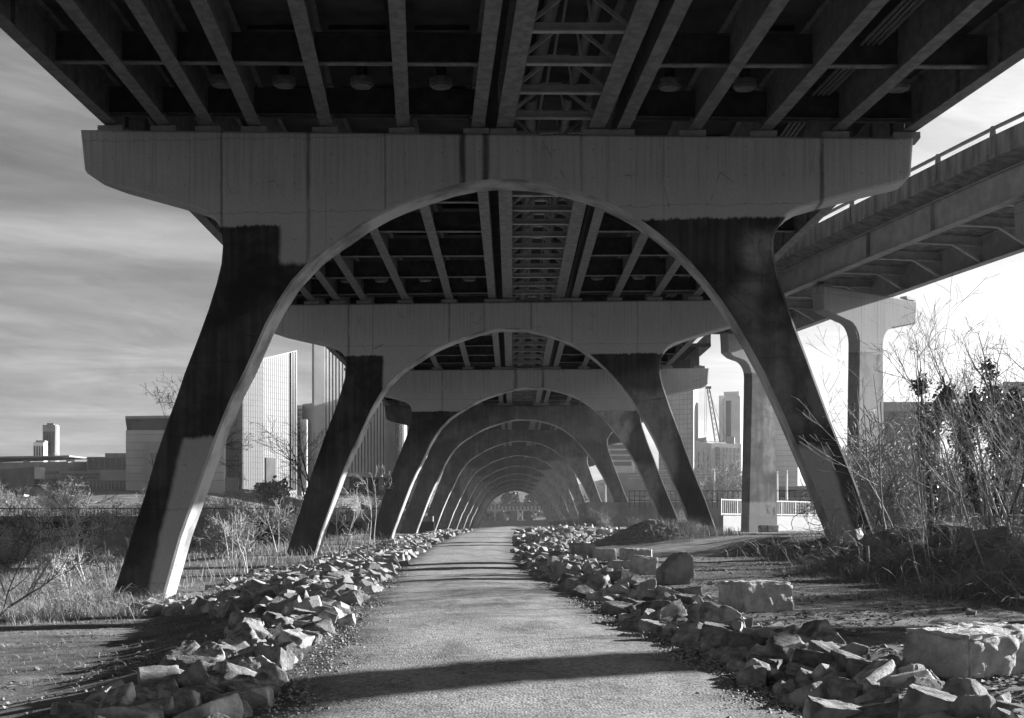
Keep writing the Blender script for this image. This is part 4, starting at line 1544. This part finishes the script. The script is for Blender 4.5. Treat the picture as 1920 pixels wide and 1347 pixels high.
stone_block('granite_block', 'squarish granite block leaning next to the dark upright boulder', p + Vector((0, .2, s_ * 16)), (s_ * 42, .5, s_ * 38), math.radians(14), 4, tilt=(0, .12), rough=.03)
p, s_ = gp(1194, 1051)
stone_block('granite_block', 'block with one bright sunlit end behind the squarish one', p + Vector((0, .3, s_ * 10)), (s_ * 46, .8, s_ * 23), math.radians(24), 5, rough=.02)
p, s_ = gp(1168, 1067)
stone_block('granite_block', 'low dark slab lying left of the squarish granite block', p + Vector((0, .2, s_ * 6)), (s_ * 46, .6, s_ * 18), math.radians(10), 6, rough=.025)
p, s_ = gp(1134, 1050)
stone_block('granite_block', 'dark slab on edge between the rubble row and the sunlit-ended block', p + Vector((0, .2, s_ * 9)), (s_ * 44, .4, s_ * 22), math.radians(-4), 7, rough=.02)
p, s_ = gp(1092, 1048)
stone_block('granite_block', 'pale drilled block set into the right rubble row', p + Vector((0, .3, s_ * 12)), (s_ * 42, .7, s_ * 34), math.radians(8), 8, rough=.02, mat=rock_mats[1])
p, s_ = gp(1128, 1010)
stone_block('granite_block', 'upright pale block among the far rock heap, left of the dirt mound', p + Vector((0, .2, s_ * 8)), (s_ * 17, .6, s_ * 18), math.radians(10), 9, rough=.02, mat=rock_mats[1])
for x, lab in ((1432, 'left of two small pale blocks at the foot of the mottled ramp pier'), (1446, 'right and larger of two small pale blocks at the foot of the mottled ramp pier')):
    p = Vector(((x - 960) * 88 / F, 88, gz((x - 960) * 88 / F, 88)))
    w = .55 if x < 1440 else .8
    stone_block('granite_block', lab, p + Vector((0, 0, .22)), (w, .6, .5), .3, x, rough=.02, mat=rock_mats[1])

# dirt mound with rubble face
mb = MB()
mx, my = at(1215, 0, 60).x, 60.0
NM = 70
for j in range(NM + 1):
    for i in range(NM + 1):
        a, b = i / NM * 2 - 1, j / NM * 2 - 1
        x, y = mx + a * 3.1, my + b * 2.6
        r = math.hypot(a * (1.0 if a < 0 else .95), b)
        prof = max(0, 1 - r) ** .85 * (1.0 if a > -.2 else (1 - (abs(a) - .2) * .35))
        lump = (.5 + .5 * noise.noise((x * 1.6, y * 1.6, 3))) * .3 + .35 * noise.noise((x * 4.2, y * 4.2, 5)) + .25 * noise.noise((x * 9, y * 9, 5))
        z = gz(x, y) - .1 + prof * (1.05 + .28 * lump)
        mb.v.append((x, y, z))
for j in range(NM):
    for i in range(NM):
        k_ = j * (NM + 1) + i
        mb.f.append((k_, k_ + 1, k_ + NM + 2, k_ + NM + 1))
tag(mb.build('dirt_mound', M_dirtpile, base=(mx, my, gz(mx, my))), 'low heap of dirt and rubble in front of the second right bridge leg', 'dirt pile')

# gravel: small loose stones by the path and on the earth
rg = np.random.RandomState(3)
V, Fc = [], []
octa = np.array([(1, 0, 0), (-1, 0, 0), (0, 1, 0), (0, -1, 0), (0, 0, 1), (0, 0, -1)], float)
of = [(0, 2, 4), (2, 1, 4), (1, 3, 4), (3, 0, 4), (2, 0, 5), (1, 2, 5), (3, 1, 5), (0, 3, 5)]
cnt = 0
for i in range(26000):
    y = 9.5 + 30 * rg.rand() ** 1.9
    mode = rg.rand()
    c = pc(y)
    if mode < .38: x = c + lerp(RWT, y) + rg.normal(-.35, .45)
    elif mode < .55: x = c - PW + rg.normal(.2, .35)
    elif mode < .82: x = c + rg.uniform(-PW, lerp(RWT, y))
    else: x = c + rg.uniform(3.2, 9)
    if abs(x - c) < PW + .2: zb = gz0(x, y) + .05
    else: zb = gz(x, y) + .005
    s_ = rg.uniform(.006, .02) * (1 + 1.0 * (rg.rand() < .06)) * (.8 if abs(x - c) < 1.5 else 1.15)
    pts = octa * s_ * rg.uniform(.6, 1.3, (6, 1)) * np.array((1.2, 1, .7))
    a = rg.rand() * 6.28
    R_ = np.array([[math.cos(a), -math.sin(a), 0], [math.sin(a), math.cos(a), 0], [0, 0, 1]])
    V.append(pts @ R_.T + (x, y, zb))
    Fc += [tuple(q + cnt for q in f) for f in of]
    cnt += 6
gm = MB()
gm.v = [tuple(p) for p in np.concatenate(V)]
gm.f = Fc
tag(gm.build('gravel', M_pebble, base=(0, 0, 0)), 'loose gravel strewn along the path edges', kind='stuff')


# ------------------------------------------------------------------ trees, shrubs, saplings
def grow(mb, rg, p, dr, L, r, lev, maxlev, P):
    """one branch with its side branches"""
    seg = P.get('seg', 6) if lev == 0 else (5 if lev == 1 else 4 if lev == 2 else 3)
    pts, rad = [p.copy()], [r]
    d = dr.normalized()
    q = p.copy()
    for i in range(seg):
        w = P.get('wob', .18) * (1 + lev * .3)
        d = (d + Vector((rg.gauss(0, w), rg.gauss(0, w), rg.gauss(0, w) + P.get('up', .08)))).normalized()
        q = q + d * (L / seg)
        pts.append(q.copy())
        rad.append(max(r * (1 - (1 - P.get('tip', .25)) * (i + 1) / seg), P.get('rmin', .004)))
    mb.tube(pts, rad, 6 if r > .05 else 5 if r > .02 else 3, cap=False)
    P.setdefault('log', []).append((lev, pts, rad))
    if lev >= maxlev: return
    nb = P['nb'][min(lev, len(P['nb']) - 1)]
    nb = max(1, int(nb * rg.uniform(.8, 1.25) + .5))
    for b in range(nb):
        t = rg.uniform(P.get('t0', .3) if lev == 0 else .2, 1.0)
        i = min(int(t * seg), seg - 1)
        a, c = pts[i], pts[i + 1]
        base = a.lerp(c, t * seg - i)
        dd = (c - a).normalized()
        ang = math.radians(rg.uniform(*P.get('ang', (28, 62))))
        ax = dd.orthogonal().normalized()
        ax.rotate(Matrix.Rotation(rg.uniform(0, 6.28), 3, dd))
        nd = dd.copy()
        nd.rotate(Matrix.Rotation(ang, 3, ax))
        rr_ = rad[i] * rg.uniform(.45, .7)
        grow(mb, rg, base, nd, L * rg.uniform(.38, .68) * (1.1 - .45 * t), max(rr_, P.get('rmin', .004)), lev + 1, maxlev, P)


def plant(name, label, cat, loc, stems, H, r, maxlev, mat, seed, group=None, spread=.35, P=None, base_r=.15, build=True):
    rg = random.Random(seed)
    P = dict(P or {})
    P.setdefault('nb', [5, 4, 3])
    root = empty(name, loc, label, cat, group)
    loc = Vector(loc)
    for s_ in range(stems):
        mb = MB()
        a = rg.uniform(0, 6.28)
        lean = rg.uniform(.2, 1) * spread if stems > 1 else spread * rg.uniform(-.3, .3)
        d = Vector((math.cos(a) * lean, math.sin(a) * lean, 1))
        b = loc + Vector((math.cos(a), math.sin(a), 0)) * base_r * rg.random() - Vector((0, 0, .1))
        grow(mb, rg, b, d, H * rg.uniform(.65, 1.0), r * rg.uniform(.6, 1.0), 0, maxlev, P)
        mb.build('trunk' if stems == 1 else 'stem', mat, root, smooth_deg=None)
    return root, P


def gloc(px, d, dy=0.0):
    x = (px - 960) * d / F
    return Vector((x, d, gz(x, d)))


# bare multi-stemmed shrubs at the right; (photo column, distance, stems, height, radius, levels, material, label)
SHR = [
    (1745, 31, 6, 4.6, .040, 3, M_bark, 'tall bare shrub with forked stems in front of the pale ramp pier', .28),
    (1690, 33, 3, 4.3, .034, 3, M_bark, 'bare shrub arching left toward the nearest right bridge leg', .55),
    (1570, 35, 7, 1.5, .020, 3, M_bark, 'small twiggy shrub at the foot of the nearest right bridge leg', .5),
    (1800, 30, 7, 3.6, .03, 3, M_bark, 'bare shrub with a tangle of stems below the left ivy-covered trunk', .5),
    (1850, 33, 7, 4.6, .036, 3, M_bark_d, 'dark bare shrub between the two ivy-covered trunks', .4),
    (1905, 30, 7, 4.8, .034, 3, M_bark, 'bare shrub at the right edge with stems reaching above the ivy', .4),
    (1878, 25, 6, 2.4, .024, 3, M_bark, 'low tangled bare shrub in the right foreground thicket', .9),
    (1760, 27, 6, 1.7, .02, 3, M_bark, 'low bare shrub with curving twigs before the bank', .9),
    (1640, 40, 4, 1.8, .022, 3, M_bark_d, 'thin dark shrub just right of the nearest right leg', .4),
    (1935, 36, 7, 4.6, .036, 3, M_bark_d, 'shrub half cropped by the right edge of the picture', .5),
    (1830, 40, 8, 4.0, .03, 3, M_bark, 'bare shrub deep in the thicket behind the ivy', .5),
    (1725, 42, 4, 3.0, .03, 3, M_bark_d, 'bare shrub deep in the thicket against the pale ramp pier base', .5)]
for i, (px_, d_, st, H_, r_, ml, mt_, lab, spr) in enumerate(SHR):
    plant('bare_shrub', lab, 'shrub', gloc(px_, d_), st, H_, r_, ml, mt_, 100 + i, 'bare shrubs on the right bank', spr,
          {'nb': [4, 4, 2], 'wob': .085, 'up': .05, 'rmin': .0045, 't0': .25, 'ang': (22, 58)}, base_r=.5)


def leaves(rg, centers, n, spread, size):
    mb = MB()
    for i in range(n):
        c, rad = centers[rg.randrange(len(centers))]
        p = c + Vector((rg.gauss(0, 1), rg.gauss(0, 1), rg.gauss(0, 1) - .1)) * (spread * rg.uniform(.4, 1) + rad)
        a = Vector((rg.gauss(0, 1), rg.gauss(0, 1), rg.gauss(0, 1))).normalized()
        b = a.orthogonal().normalized()
        c2 = a.cross(b)
        s_ = size * rg.uniform(.6, 1.3)
        mb.add([p - b * s_, p + c2 * s_ * .7, p + b * s_ * 1.1, p - c2 * s_ * .7], [(0, 1, 2, 3)])
    return mb


IVY = [(1765, 40, 5.5, 'left ivy-covered trunk rising from the thicket', -.30, 1), (1850, 38, 5.2, 'broad ivy-covered trunk leaning left near the right edge', -.45, 2), (1868, 37.5, 5.4, 'taller ivy-covered trunk with a bare twiggy top', .03, 3), (1925, 39, 5.2, 'ivy-covered trunk at the right edge of the thicket', .12, 4)]
for (px_, d_, H_, lab, lean, sd) in IVY:
    rg = random.Random(700 + sd)
    loc = gloc(px_, d_)
    root = empty('ivy_tree', loc, lab, 'tree', 'ivy-covered trunks on the right bank')
    mb = MB()
    P = {'nb': [6, 4, 3], 'wob': .07, 'up': .04, 'rmin': .005, 't0': .35, 'ang': (20, 45)}
    grow(mb, rg, loc - Vector((0, 0, .1)), Vector((lean, .05, 1)), H_ * .92, .10, 0, 3, P)
    mb.build('trunk', M_bark_d, root)
    cen = []
    for (lev, pts, rad) in P['log']:
        if lev > 1: continue
        for a, c in zip(pts[:-1], pts[1:]):
            hz = (a.z - loc.z) / H_
            if lev == 0 and hz < .86 or lev == 1 and hz < .72:
                for q in range(4):
                    cen.append((a.lerp(c, rg.random()), .03))
    lm = leaves(rg, cen, 5200, .11, .05)
    lm.build('ivy', M_ivy, root)

# saplings and bare trees on the left
LEFT = [
    (97, 54, 1, 3.3, .05, 2, M_birch, 'slim pale sapling with forked top in the bramble at the left', 'sapling', .05),
    (165, 54, 3, 3.6, .05, 3, M_birch, 'pale branching sapling in front of the viaduct, right of the slim one', 'sapling', .5),
    (40, 42, 4, 3.6, .05, 3, M_birch, 'pale leaning shrub with long arching branches at far left', 'shrub', .9),
    (-15, 36, 4, 3.2, .04, 3, M_bark_d, 'dark tangled shrub cropped by the left edge', 'shrub', .9),
    (110, 58, 3, 4.8, .04, 3, M_bark_d, 'thin dark sapling whose twigs cross the viaduct railing', 'sapling', .4),
    (214, 52, 3, 3.2, .03, 3, M_bark_d, 'dark twiggy sapling beside the nearest left leg', 'sapling', .5),
    (130, 48, 4, 2.0, .024, 3, M_birch, 'low pale shrub between the two pale saplings and the left edge', 'shrub', .7),
    (470, 60, 2, 2.6, .042, 3, M_birch, 'small pale sapling seen just inside the nearest arch', 'sapling', .4),
    (425, 70, 2, 3.2, .05, 3, M_birch, 'pale forked sapling close right of the nearest left leg', 'sapling', .4),
    (520, 80, 2, 3.4, .05, 3, M_birch, 'pale sapling midway between the first two left legs', 'sapling', .4),
    (640, 78, 2, 4.0, .05, 3, M_birch, 'leaning pale sapling just right of the second left leg', 'sapling', .5),
    (690, 82, 2, 5.0, .045, 3, M_birch, 'pale upright sapling left of the third left leg', 'sapling', .25),
    (585, 120, 2, 12.0, .16, 3, M_bark_d, 'tall dark bare tree before the finned tower', 'tree', .3),
    (338, 105, 1, 11.5, .2, 4, M_bark_d, 'tall bare tree peeking left from behind the nearest left leg', 'tree', .1)]
for i, (px_, d_, st, H_, r_, ml, mt_, lab, cat, spr) in enumerate(LEFT):
    plant({'sapling': 'sapling', 'shrub': 'bare_shrub', 'tree': 'bare_tree'}[cat], lab, cat, gloc(px_, d_), st, H_, r_, ml, mt_, 300 + i, 'bare growth on the left bank', spr,
          {'nb': [7, 5, 4] if cat == 'tree' else [5, 4, 3], 'wob': .12, 'up': .04, 'rmin': .012 if cat == 'tree' else .007, 't0': .3, 'ang': (25, 60)}, base_r=.3)

# mid-distance winter scrub: countable bushes beyond the viaduct, sharing three shapes
proto = []
for s_ in range(3):
    rg = random.Random(900 + s_)
    mb = MB()
    for q in range(16):
        a = rg.uniform(0, 6.28)
        grow(mb, rg, Vector((rg.gauss(0, .5), rg.gauss(0, .5), -.2)), Vector((math.cos(a) * rg.uniform(.1, .8), math.sin(a) * rg.uniform(.1, .8), 1)), rg.uniform(2.6, 4.2), .05, 0, 2, {'nb': [9, 5], 'wob': .16, 'up': .02, 'rmin': .018, 't0': .15, 'ang': (25, 65)})
    me = bpy.data.meshes.new('winter_bush')
    me.from_pydata(mb.v, [], mb.f)
    me.materials.append(M_brush)
    proto.append(me)
rg = random.Random(77)
BUSH = []
for i in range(46):
    px_ = rg.uniform(-60, 720)
    BUSH.append((px_, rg.uniform(165, 235), rg.uniform(.8, 1.5), 'L'))
for i in range(20):
    BUSH.append((rg.uniform(-40, 560), rg.uniform(70, 138), rg.uniform(.5, .9), 'M'))
for i in range(12):
    BUSH.append((rg.uniform(1060, 1400), rg.uniform(116, 126), rg.uniform(.25, .5), 'R'))
for i in range(10):
    BUSH.append((rg.uniform(1290, 1390), rg.uniform(148, 210), rg.uniform(.9, 1.6), 'R'))
for i in range(10):
    BUSH.append((rg.uniform(1640, 1960), rg.uniform(48, 80), rg.uniform(.8, 1.3), 'T'))
for (X_, Y_) in ((16.5, 26), (17.5, 22), (18, 30), (21, 36)):  # unseen bushes added off to the right to shade path and earth
    BUSH.append((960 + X_ / Y_ * F, Y_, rg.uniform(.8, 1.1), 'T'))
BL = {'L': 'pale leafless bush in the scrub beyond the viaduct railing', 'M': 'pale leafless bush in the hollow before the viaduct', 'R': 'hazy leafless bush near the dark iron fence on the right', 'T': 'leafless bush behind the right thicket, or added unseen beside it to shade the path'}
BG = {'L': 'scrub beyond the viaduct', 'M': 'scrub before the viaduct', 'R': 'scrub by the right fence', 'T': 'scrub behind the right thicket'}
for (px_, d_, s_, z_) in BUSH:
    o = bpy.data.objects.new('winter_bush', proto[rg.randrange(3)])
    l = gloc(px_, d_)
    if z_ == 'R' and d_ > 140: l.z = EYE + 2.3
    o.location = l
    o.scale = (s_ * rg.uniform(.9, 1.3), s_, s_ * rg.uniform(.8, 1.1))
    o.rotation_euler = (0, 0, rg.uniform(0, 6.28))
    COL.objects.link(o)
    tag(o, BL[z_], 'bush', BG[z_])

# dark trees closing the view beyond the trestle
tp = MB()
rg = random.Random(31)
for i in range(900):
    v = Vector((rg.gauss(0, 1), rg.gauss(0, 1), rg.gauss(0, 1))).normalized() * rg.uniform(.5, 1.0)
    v = Vector((v.x * 4, v.y * 4, v.z * 4.5)) * (1 + .3 * noise.noise(v * 1.7))
    p = v + Vector((0, 0, 5))
    a = Vector((rg.gauss(0, 1), rg.gauss(0, 1), rg.gauss(0, 1))).normalized()
    b_ = a.orthogonal().normalized()
    c_ = a.cross(b_)
    q = .5 * rg.uniform(.6, 1.4)
    tp.add([p - b_ * q, p + c_ * q, p + b_ * q, p - c_ * q], [(0, 1, 2, 3)])
tp.tube([(0, 0, -1), (0, 0, 6)], [.35, .15], 6)
tm = bpy.data.meshes.new('woodland_tree')
tm.from_pydata(tp.v, [], tp.f)
tm.materials.append(M_ever)
for i in range(16):
    X_ = -26 + i * 3.6 + rg.uniform(-1, 1)
    Y_ = rg.uniform(505, 560)
    o = bpy.data.objects.new('woodland_tree', tm)
    o.location = (X_, Y_, gz(X_, Y_) - .5)
    k_ = rg.uniform(.7, 1.15)
    o.scale = (k_ * rg.uniform(.9, 1.3), k_, k_)
    o.rotation_euler = (0, 0, rg.uniform(0, 6.28))
    COL.objects.link(o)
    tag(o, 'dark tree on the slope beyond the railway trestle', 'tree', 'trees beyond the trestle')

# round evergreens by the finned tower and glass tower
for (px_, d_, R_, lab) in ((742, 300, 4.0, 'round dark evergreen at the base of the striped tower'), (520, 330, 3.4, 'small dark evergreen before the glass tower'), (500, 335, 2.6, 'lower dark evergreen left of its twin before the glass tower'), (660, 320, 2.0, 'dark bush at the foot of the finned tower')):
    rg = random.Random(int(px_))
    loc = gloc(px_, d_)
    z0 = loc.z
    root = empty('evergreen_tree', loc, lab, 'tree')
    m = MB()
    m.tube([loc - Vector((0, 0, 1)), Vector((loc.x, loc.y, z0 + R_ * .8))], .3, 6)
    m.build('trunk', M_bark_d, root)
    mb = MB()
    for i in range(1500):
        v = Vector((rg.gauss(0, 1), rg.gauss(0, 1), rg.gauss(0, 1))).normalized() * R_ * rg.uniform(.55, 1.0)
        v *= 1 + .6 * noise.noise(v * .6)
        p = Vector((loc.x, loc.y, z0 + R_ * .85)) + v
        if p.z < z0 - .5: continue
        a = Vector((rg.gauss(0, 1), rg.gauss(0, 1), rg.gauss(0, 1))).normalized()
        b_ = a.orthogonal().normalized()
        c_ = a.cross(b_)
        q = .35 * rg.uniform(.6, 1.4)
        mb.add([p - b_ * q, p + c_ * q, p + b_ * q, p - c_ * q], [(0, 1, 2, 3)])
    mb.build('crown', M_ever, root)


# ------------------------------------------------------------------ dry grass and weeds (uncountable)
def blades(rg, n, posf, hmin, hmax, w, lean=.6):
    mb = MB()
    for i in range(n):
        p, k_ = posf(rg)
        h = rg.uniform(hmin, hmax) * k_
        a = rg.uniform(0, 6.28)
        dx, dy = math.cos(a), math.sin(a)
        ln = h * rg.uniform(.1, lean)
        ww = w * rg.uniform(.6, 1.3)
        x, y, z = p
        sx_, sy_ = -dy * ww, dx * ww
        mid = (x + dx * ln * .35, y + dy * ln * .35, z + h * .6)
        tip = (x + dx * ln * 1.1, y + dy * ln * 1.1, z + h * rg.uniform(.75, 1.0))
        mb.add([(x - sx_, y - sy_, z - .02), (x + sx_, y + sy_, z - .02), (mid[0] + sx_ * .7, mid[1] + sy_ * .7, mid[2]), (mid[0] - sx_ * .7, mid[1] - sy_ * .7, mid[2]), tip], [(0, 1, 2, 3), (3, 2, 4)])
    return mb


def pos_left(rg):
    y = rg.uniform(33, 60)
    x = rg.uniform(-.46 * y, -.26 * y)
    k_ = .35 + .9 * max(0, noise.noise((x * .5, y * .5, 3)) + .35)
    y0_ = 35.2 + 7 * noise.noise((x * .35, 2.2, 7)) + 2 * noise.noise((x * 1.1, 1.2, 3))
    if y < y0_: k_ *= .04 if rg.random() < .88 else .5 * rg.random()
    return (x, y, gz(x, y)), k_


def pos_leg(rg):
    y = 42.6 + rg.gauss(0, 1.0)
    x = -11.2 + rg.gauss(0, 1.3)
    return (x, y, gz(x, y)), rg.uniform(.3, .8)


def pos_hollow(rg):
    y = rg.uniform(50, 140)
    x = rg.uniform(-.42, -.09) * y
    return (x, y, gz(x, y)), .9 * (.4 + max(0, noise.noise((x * .3, y * .3, 8)) + .4))


def pos_floor(rg):
    y = rg.uniform(17, 40)
    x = rg.uniform(-.42 * y, -.2 * y)
    return (x, y, gz(x, y)), .18 * max(.2, noise.noise((x * .7, y * .7, 2)) + .5)


rg = random.Random(41)
mb = blades(rg, 36000, pos_left, .12, .75, .0045, 1.8)
for f_, n_ in ((pos_leg, 1800), (pos_floor, 2200)):
    b2 = blades(rg, n_, f_, .3, .9, .006, 1.2 if f_ is pos_leg else 4.5)
    mb.add(b2.v, b2.f)
b2 = blades(rg, 9000, pos_hollow, .3, .9, .012, .8)
mb.add(b2.v, b2.f)
tag(mb.build('dry_grass', M_grass, base=(0, 0, 0)), 'sunlit dry grass and bramble around the nearest left leg', kind='stuff')
# bramble on the right bank
mb = MB()
for i in range(900):
    y = rg.uniform(20, 46)
    x = rg.uniform(7.6, min(.42 * y + 1, 16)) + rg.gauss(0, .3)
    p = Vector((x, y, gz(x, y)))
    a = rg.uniform(0, 6.28)
    L_ = rg.uniform(.3, 1.3)
    h = rg.uniform(.1, .8)
    pts = [p + Vector((math.cos(a) * L_ * t_ + rg.gauss(0, .02), math.sin(a) * L_ * t_, h * 4 * t_ * (1 - t_ * .85) * .6 + rg.gauss(0, .03))) for t_ in (0, .2, .4, .6, .8, 1)]
    mb.tube(pts, [.007, .007, .006, .005, .004, .003], 3, cap=False)
tag(mb.build('brushwood', simple('brushwood_bark', .1, .34, 1.1, .9), base=(0, 0, 0)), 'tangled dead canes covering the shaded right bank', kind='stuff')
# bramble arcs in the left growth
mb = MB()
for i in range(520):
    y = rg.uniform(35, 56)
    x = rg.uniform(-.46 * y, -.27 * y)
    p = Vector((x, y, gz(x, y)))
    a = rg.uniform(0, 6.28)
    L_ = rg.uniform(.5, 1.6)
    h = rg.uniform(.3, 1.1)
    pts = [p + Vector((math.cos(a) * L_ * t_, math.sin(a) * L_ * t_, h * 4 * t_ * (1 - t_ * .8) * .6 + rg.gauss(0, .03))) for t_ in (0, .2, .4, .6, .8, 1)]
    mb.tube(pts, [.007, .007, .006, .005, .004, .003], 3, cap=False)
tag(mb.build('bramble', M_bark, base=(0, 0, 0)), 'pale arching bramble canes tangled in the left grass', kind='stuff')


def pos_right(cx, cy, sx_, sy_, kk):
    def f(rg):
        x, y = rg.gauss(cx, sx_), rg.gauss(cy, sy_)
        return (x, y, gz(x, y)), kk * math.exp(-.3 * ((x - cx) / sx_) ** 2)
    return f


mb = MB()
for (px_, py_, sx_, sy_, n_, h_) in ((1565, 1075, .75, .8, 3600, .55), (1640, 1080, .8, .8, 2500, .4), (1835, 1120, .8, .8, 3600, .55), (1900, 1100, 1.0, 1.0, 2600, .55), (1500, 1035, .9, 1.2, 1400, .4), (1740, 1075, 1.0, 1.0, 2400, .4)):
    d_ = d_at(px_, py_)
    b2 = blades(rg, int(n_ * .7), pos_right((px_ - 960) * d_ / F, d_, sx_, sy_, .8), h_ * .3, h_ * 1.2, .003, 1.6)
    mb.add(b2.v, b2.f)
tag(mb.build('dry_weeds', M_weed, base=(0, 0, 0)), 'feathery dark dry weeds along the foot of the right bank', kind='stuff')
mb = MB()
def pos_mound(rg):
    x, y = rg.gauss(mx + 2.1, .9), rg.gauss(my - .2, 1.1)
    r = math.hypot((x - mx) / 3.1, (y - my) / 2.6)
    return (x, y, gz(x, y) + max(0, 1 - r) ** .85 * .8), 1.0
b2 = blades(rg, 2600, pos_mound, .15, .55, .008, .7)
mb.add(b2.v, b2.f)
tag(mb.build('mound_grass', M_grass, base=(0, 0, 0)), 'pale dry grass on the right flank of the dirt mound', kind='stuff')
# leaf litter and twigs on the bare earth
mb = MB()
for i in range(15000):
    y = 10 + 34 * rg.random() ** 1.4
    c = pc(y)
    x = c + (rg.uniform(3.0, .46 * y + 2) if rg.random() < .72 else -rg.uniform(3.6, .4 * y + 2))
    if abs(x / y) > .42 or noise.noise((x * .55, y * .5, 9)) < -.12 + .3 * rg.random(): continue
    p = Vector((x, y, gz(x, y) + .006))
    a = rg.uniform(0, 6.28)
    if rg.random() < .78:
        s_ = rg.uniform(.02, .062)
        u_ = Vector((math.cos(a), math.sin(a), rg.uniform(-.3, .5))) * s_
        w_ = Vector((-math.sin(a), math.cos(a), rg.uniform(-.3, .5))) * s_ * .6
        mb.add([p - u_, p + w_ + Vector((0, 0, .012)), p + u_, p - w_ + Vector((0, 0, .012))], [(0, 1, 2, 3)])
    else:
        l_ = rg.uniform(.08, .35)
        u_ = Vector((math.cos(a), math.sin(a), 0)) * l_
        mb.tube([p - u_ * .5, p + Vector((0, 0, .012)), p + u_ * .5], .004, 3, cap=False)
tag(mb.build('leaf_litter', simple('fallen_leaves', .08, .34, 30, .9, detail=2), base=(0, 0, 0)), 'fallen leaves and twigs strewn over the bare earth', kind='stuff')
# straw tufts on the earth
for (px_, py_, lab) in ((1640, 1190, 'small bundle of pale straw on the earth behind the near granite block'), (1765, 1170, 'wisp of pale straw lying above and right of the straw bundle'), (1905, 1190, 'curl of pale straw at the right edge above the near granite block')):
    p, s_ = gp(px_, py_)
    m = MB()
    for q in range(22):
        a = rg.gauss(0, .5)
        c = p + Vector((rg.gauss(0, .04), rg.gauss(0, .03), .02))
        l_ = rg.uniform(.08, .22)
        v = Vector((math.cos(a), math.sin(a), rg.uniform(-.05, .22)))
        m.tube([c - v * l_ * .5, c + Vector((0, 0, rg.uniform(0, .03))), c + v * l_ * .6], .0035, 3, cap=False)
    tag(m.build('straw', simple('pale_straw', .4, .55, 3), base=tuple(p)), lab, 'straw')
# two cut pale stems on the bank
p = on(1622, 1045, 30)
ro = empty('cut_stems', p, 'pair of pale cut stems standing side by side on the right bank', 'stump')
for dx in (-.075, .075):
    m = MB()
    m.tube([p + Vector((dx, 0, -.1)), p + Vector((dx - .01, 0, .25)), p + Vector((dx - .02, .01, .52))], [.045, .04, .036], 8)
    m.build('stem', M_bark, ro)
# bank boulders in the shade
for (px_, d_, w, h, lab, sd) in ((1650, 31, .7, .6, 'dark rounded rock in front of the pair of cut stems', 21), (1850, 27, .8, .35, 'dark slab-like rock under the tangled shrubs at far right', 22), (1600, 38, .6, .4, 'pale rock beside the foot of the nearest right leg', 23), (1700, 32, .8, .35, 'dark broad rock half buried in the right bank', 24), (1780, 29, .9, .5, 'dark rock on the right bank below the ivy trunks', 25)):
    l = gloc(px_, d_)
    stone_block('boulder', lab, l + Vector((0, 0, h * .3)), (w, w * .7, h), sd, sd, tilt=(.2, .15), rough=.05, cat='boulder', mat=simple('dark_boulder', .10, .2, 3, .9, .6, 20) if sd != 23 else rock_mats[1])
# scribbled tag on the mottled ramp pier
m = MB()
rg = random.Random(8)
pier_b = [o for o in bpy.data.objects if o.get('label', '').startswith('mottled')][0]
def stroke(pts):
    m.tube([Vector((x, -.375, z)) for x, z in pts], .034, 4)
zb = EYE + .35
stroke([(.35, zb + 1.1), (.42, zb + .45)])
stroke([(.70, zb + 1.05), (.40, zb + .78), (.66, zb + .4)])
stroke([(.8, zb + .85), (.95, zb + .62), (1.1, zb + .66)])
stroke([(1.02, zb + .9), (1.03, zb + .3), (1.2, zb + .45), (1.05, zb + .6), (1.2, zb + .78), (1.02, zb + .9)])
m.build('graffiti', simple('spray_paint', .03), pier_b, local=True)

# ------------------------------------------------------------------ haze
hz = MB()
hz.box((0, 290, 66), (1300, 640, 156))
hm = bpy.data.materials.new('haze')
hm.use_nodes = True
hm.node_tree.nodes.clear()
t = NT(hm.node_tree)
pv = t.n('ShaderNodeVolumePrincipled', {'Color': (.9, .9, .9, 1), 'Density': .00014, 'Anisotropy': .35})
ho = t.n('ShaderNodeOutputMaterial', {'Volume': pv.outputs[0]})
tag(hz.build('haze', hm, base=(0, 290, -12)), 'thin pale winter haze over the river flats', kind='stuff')
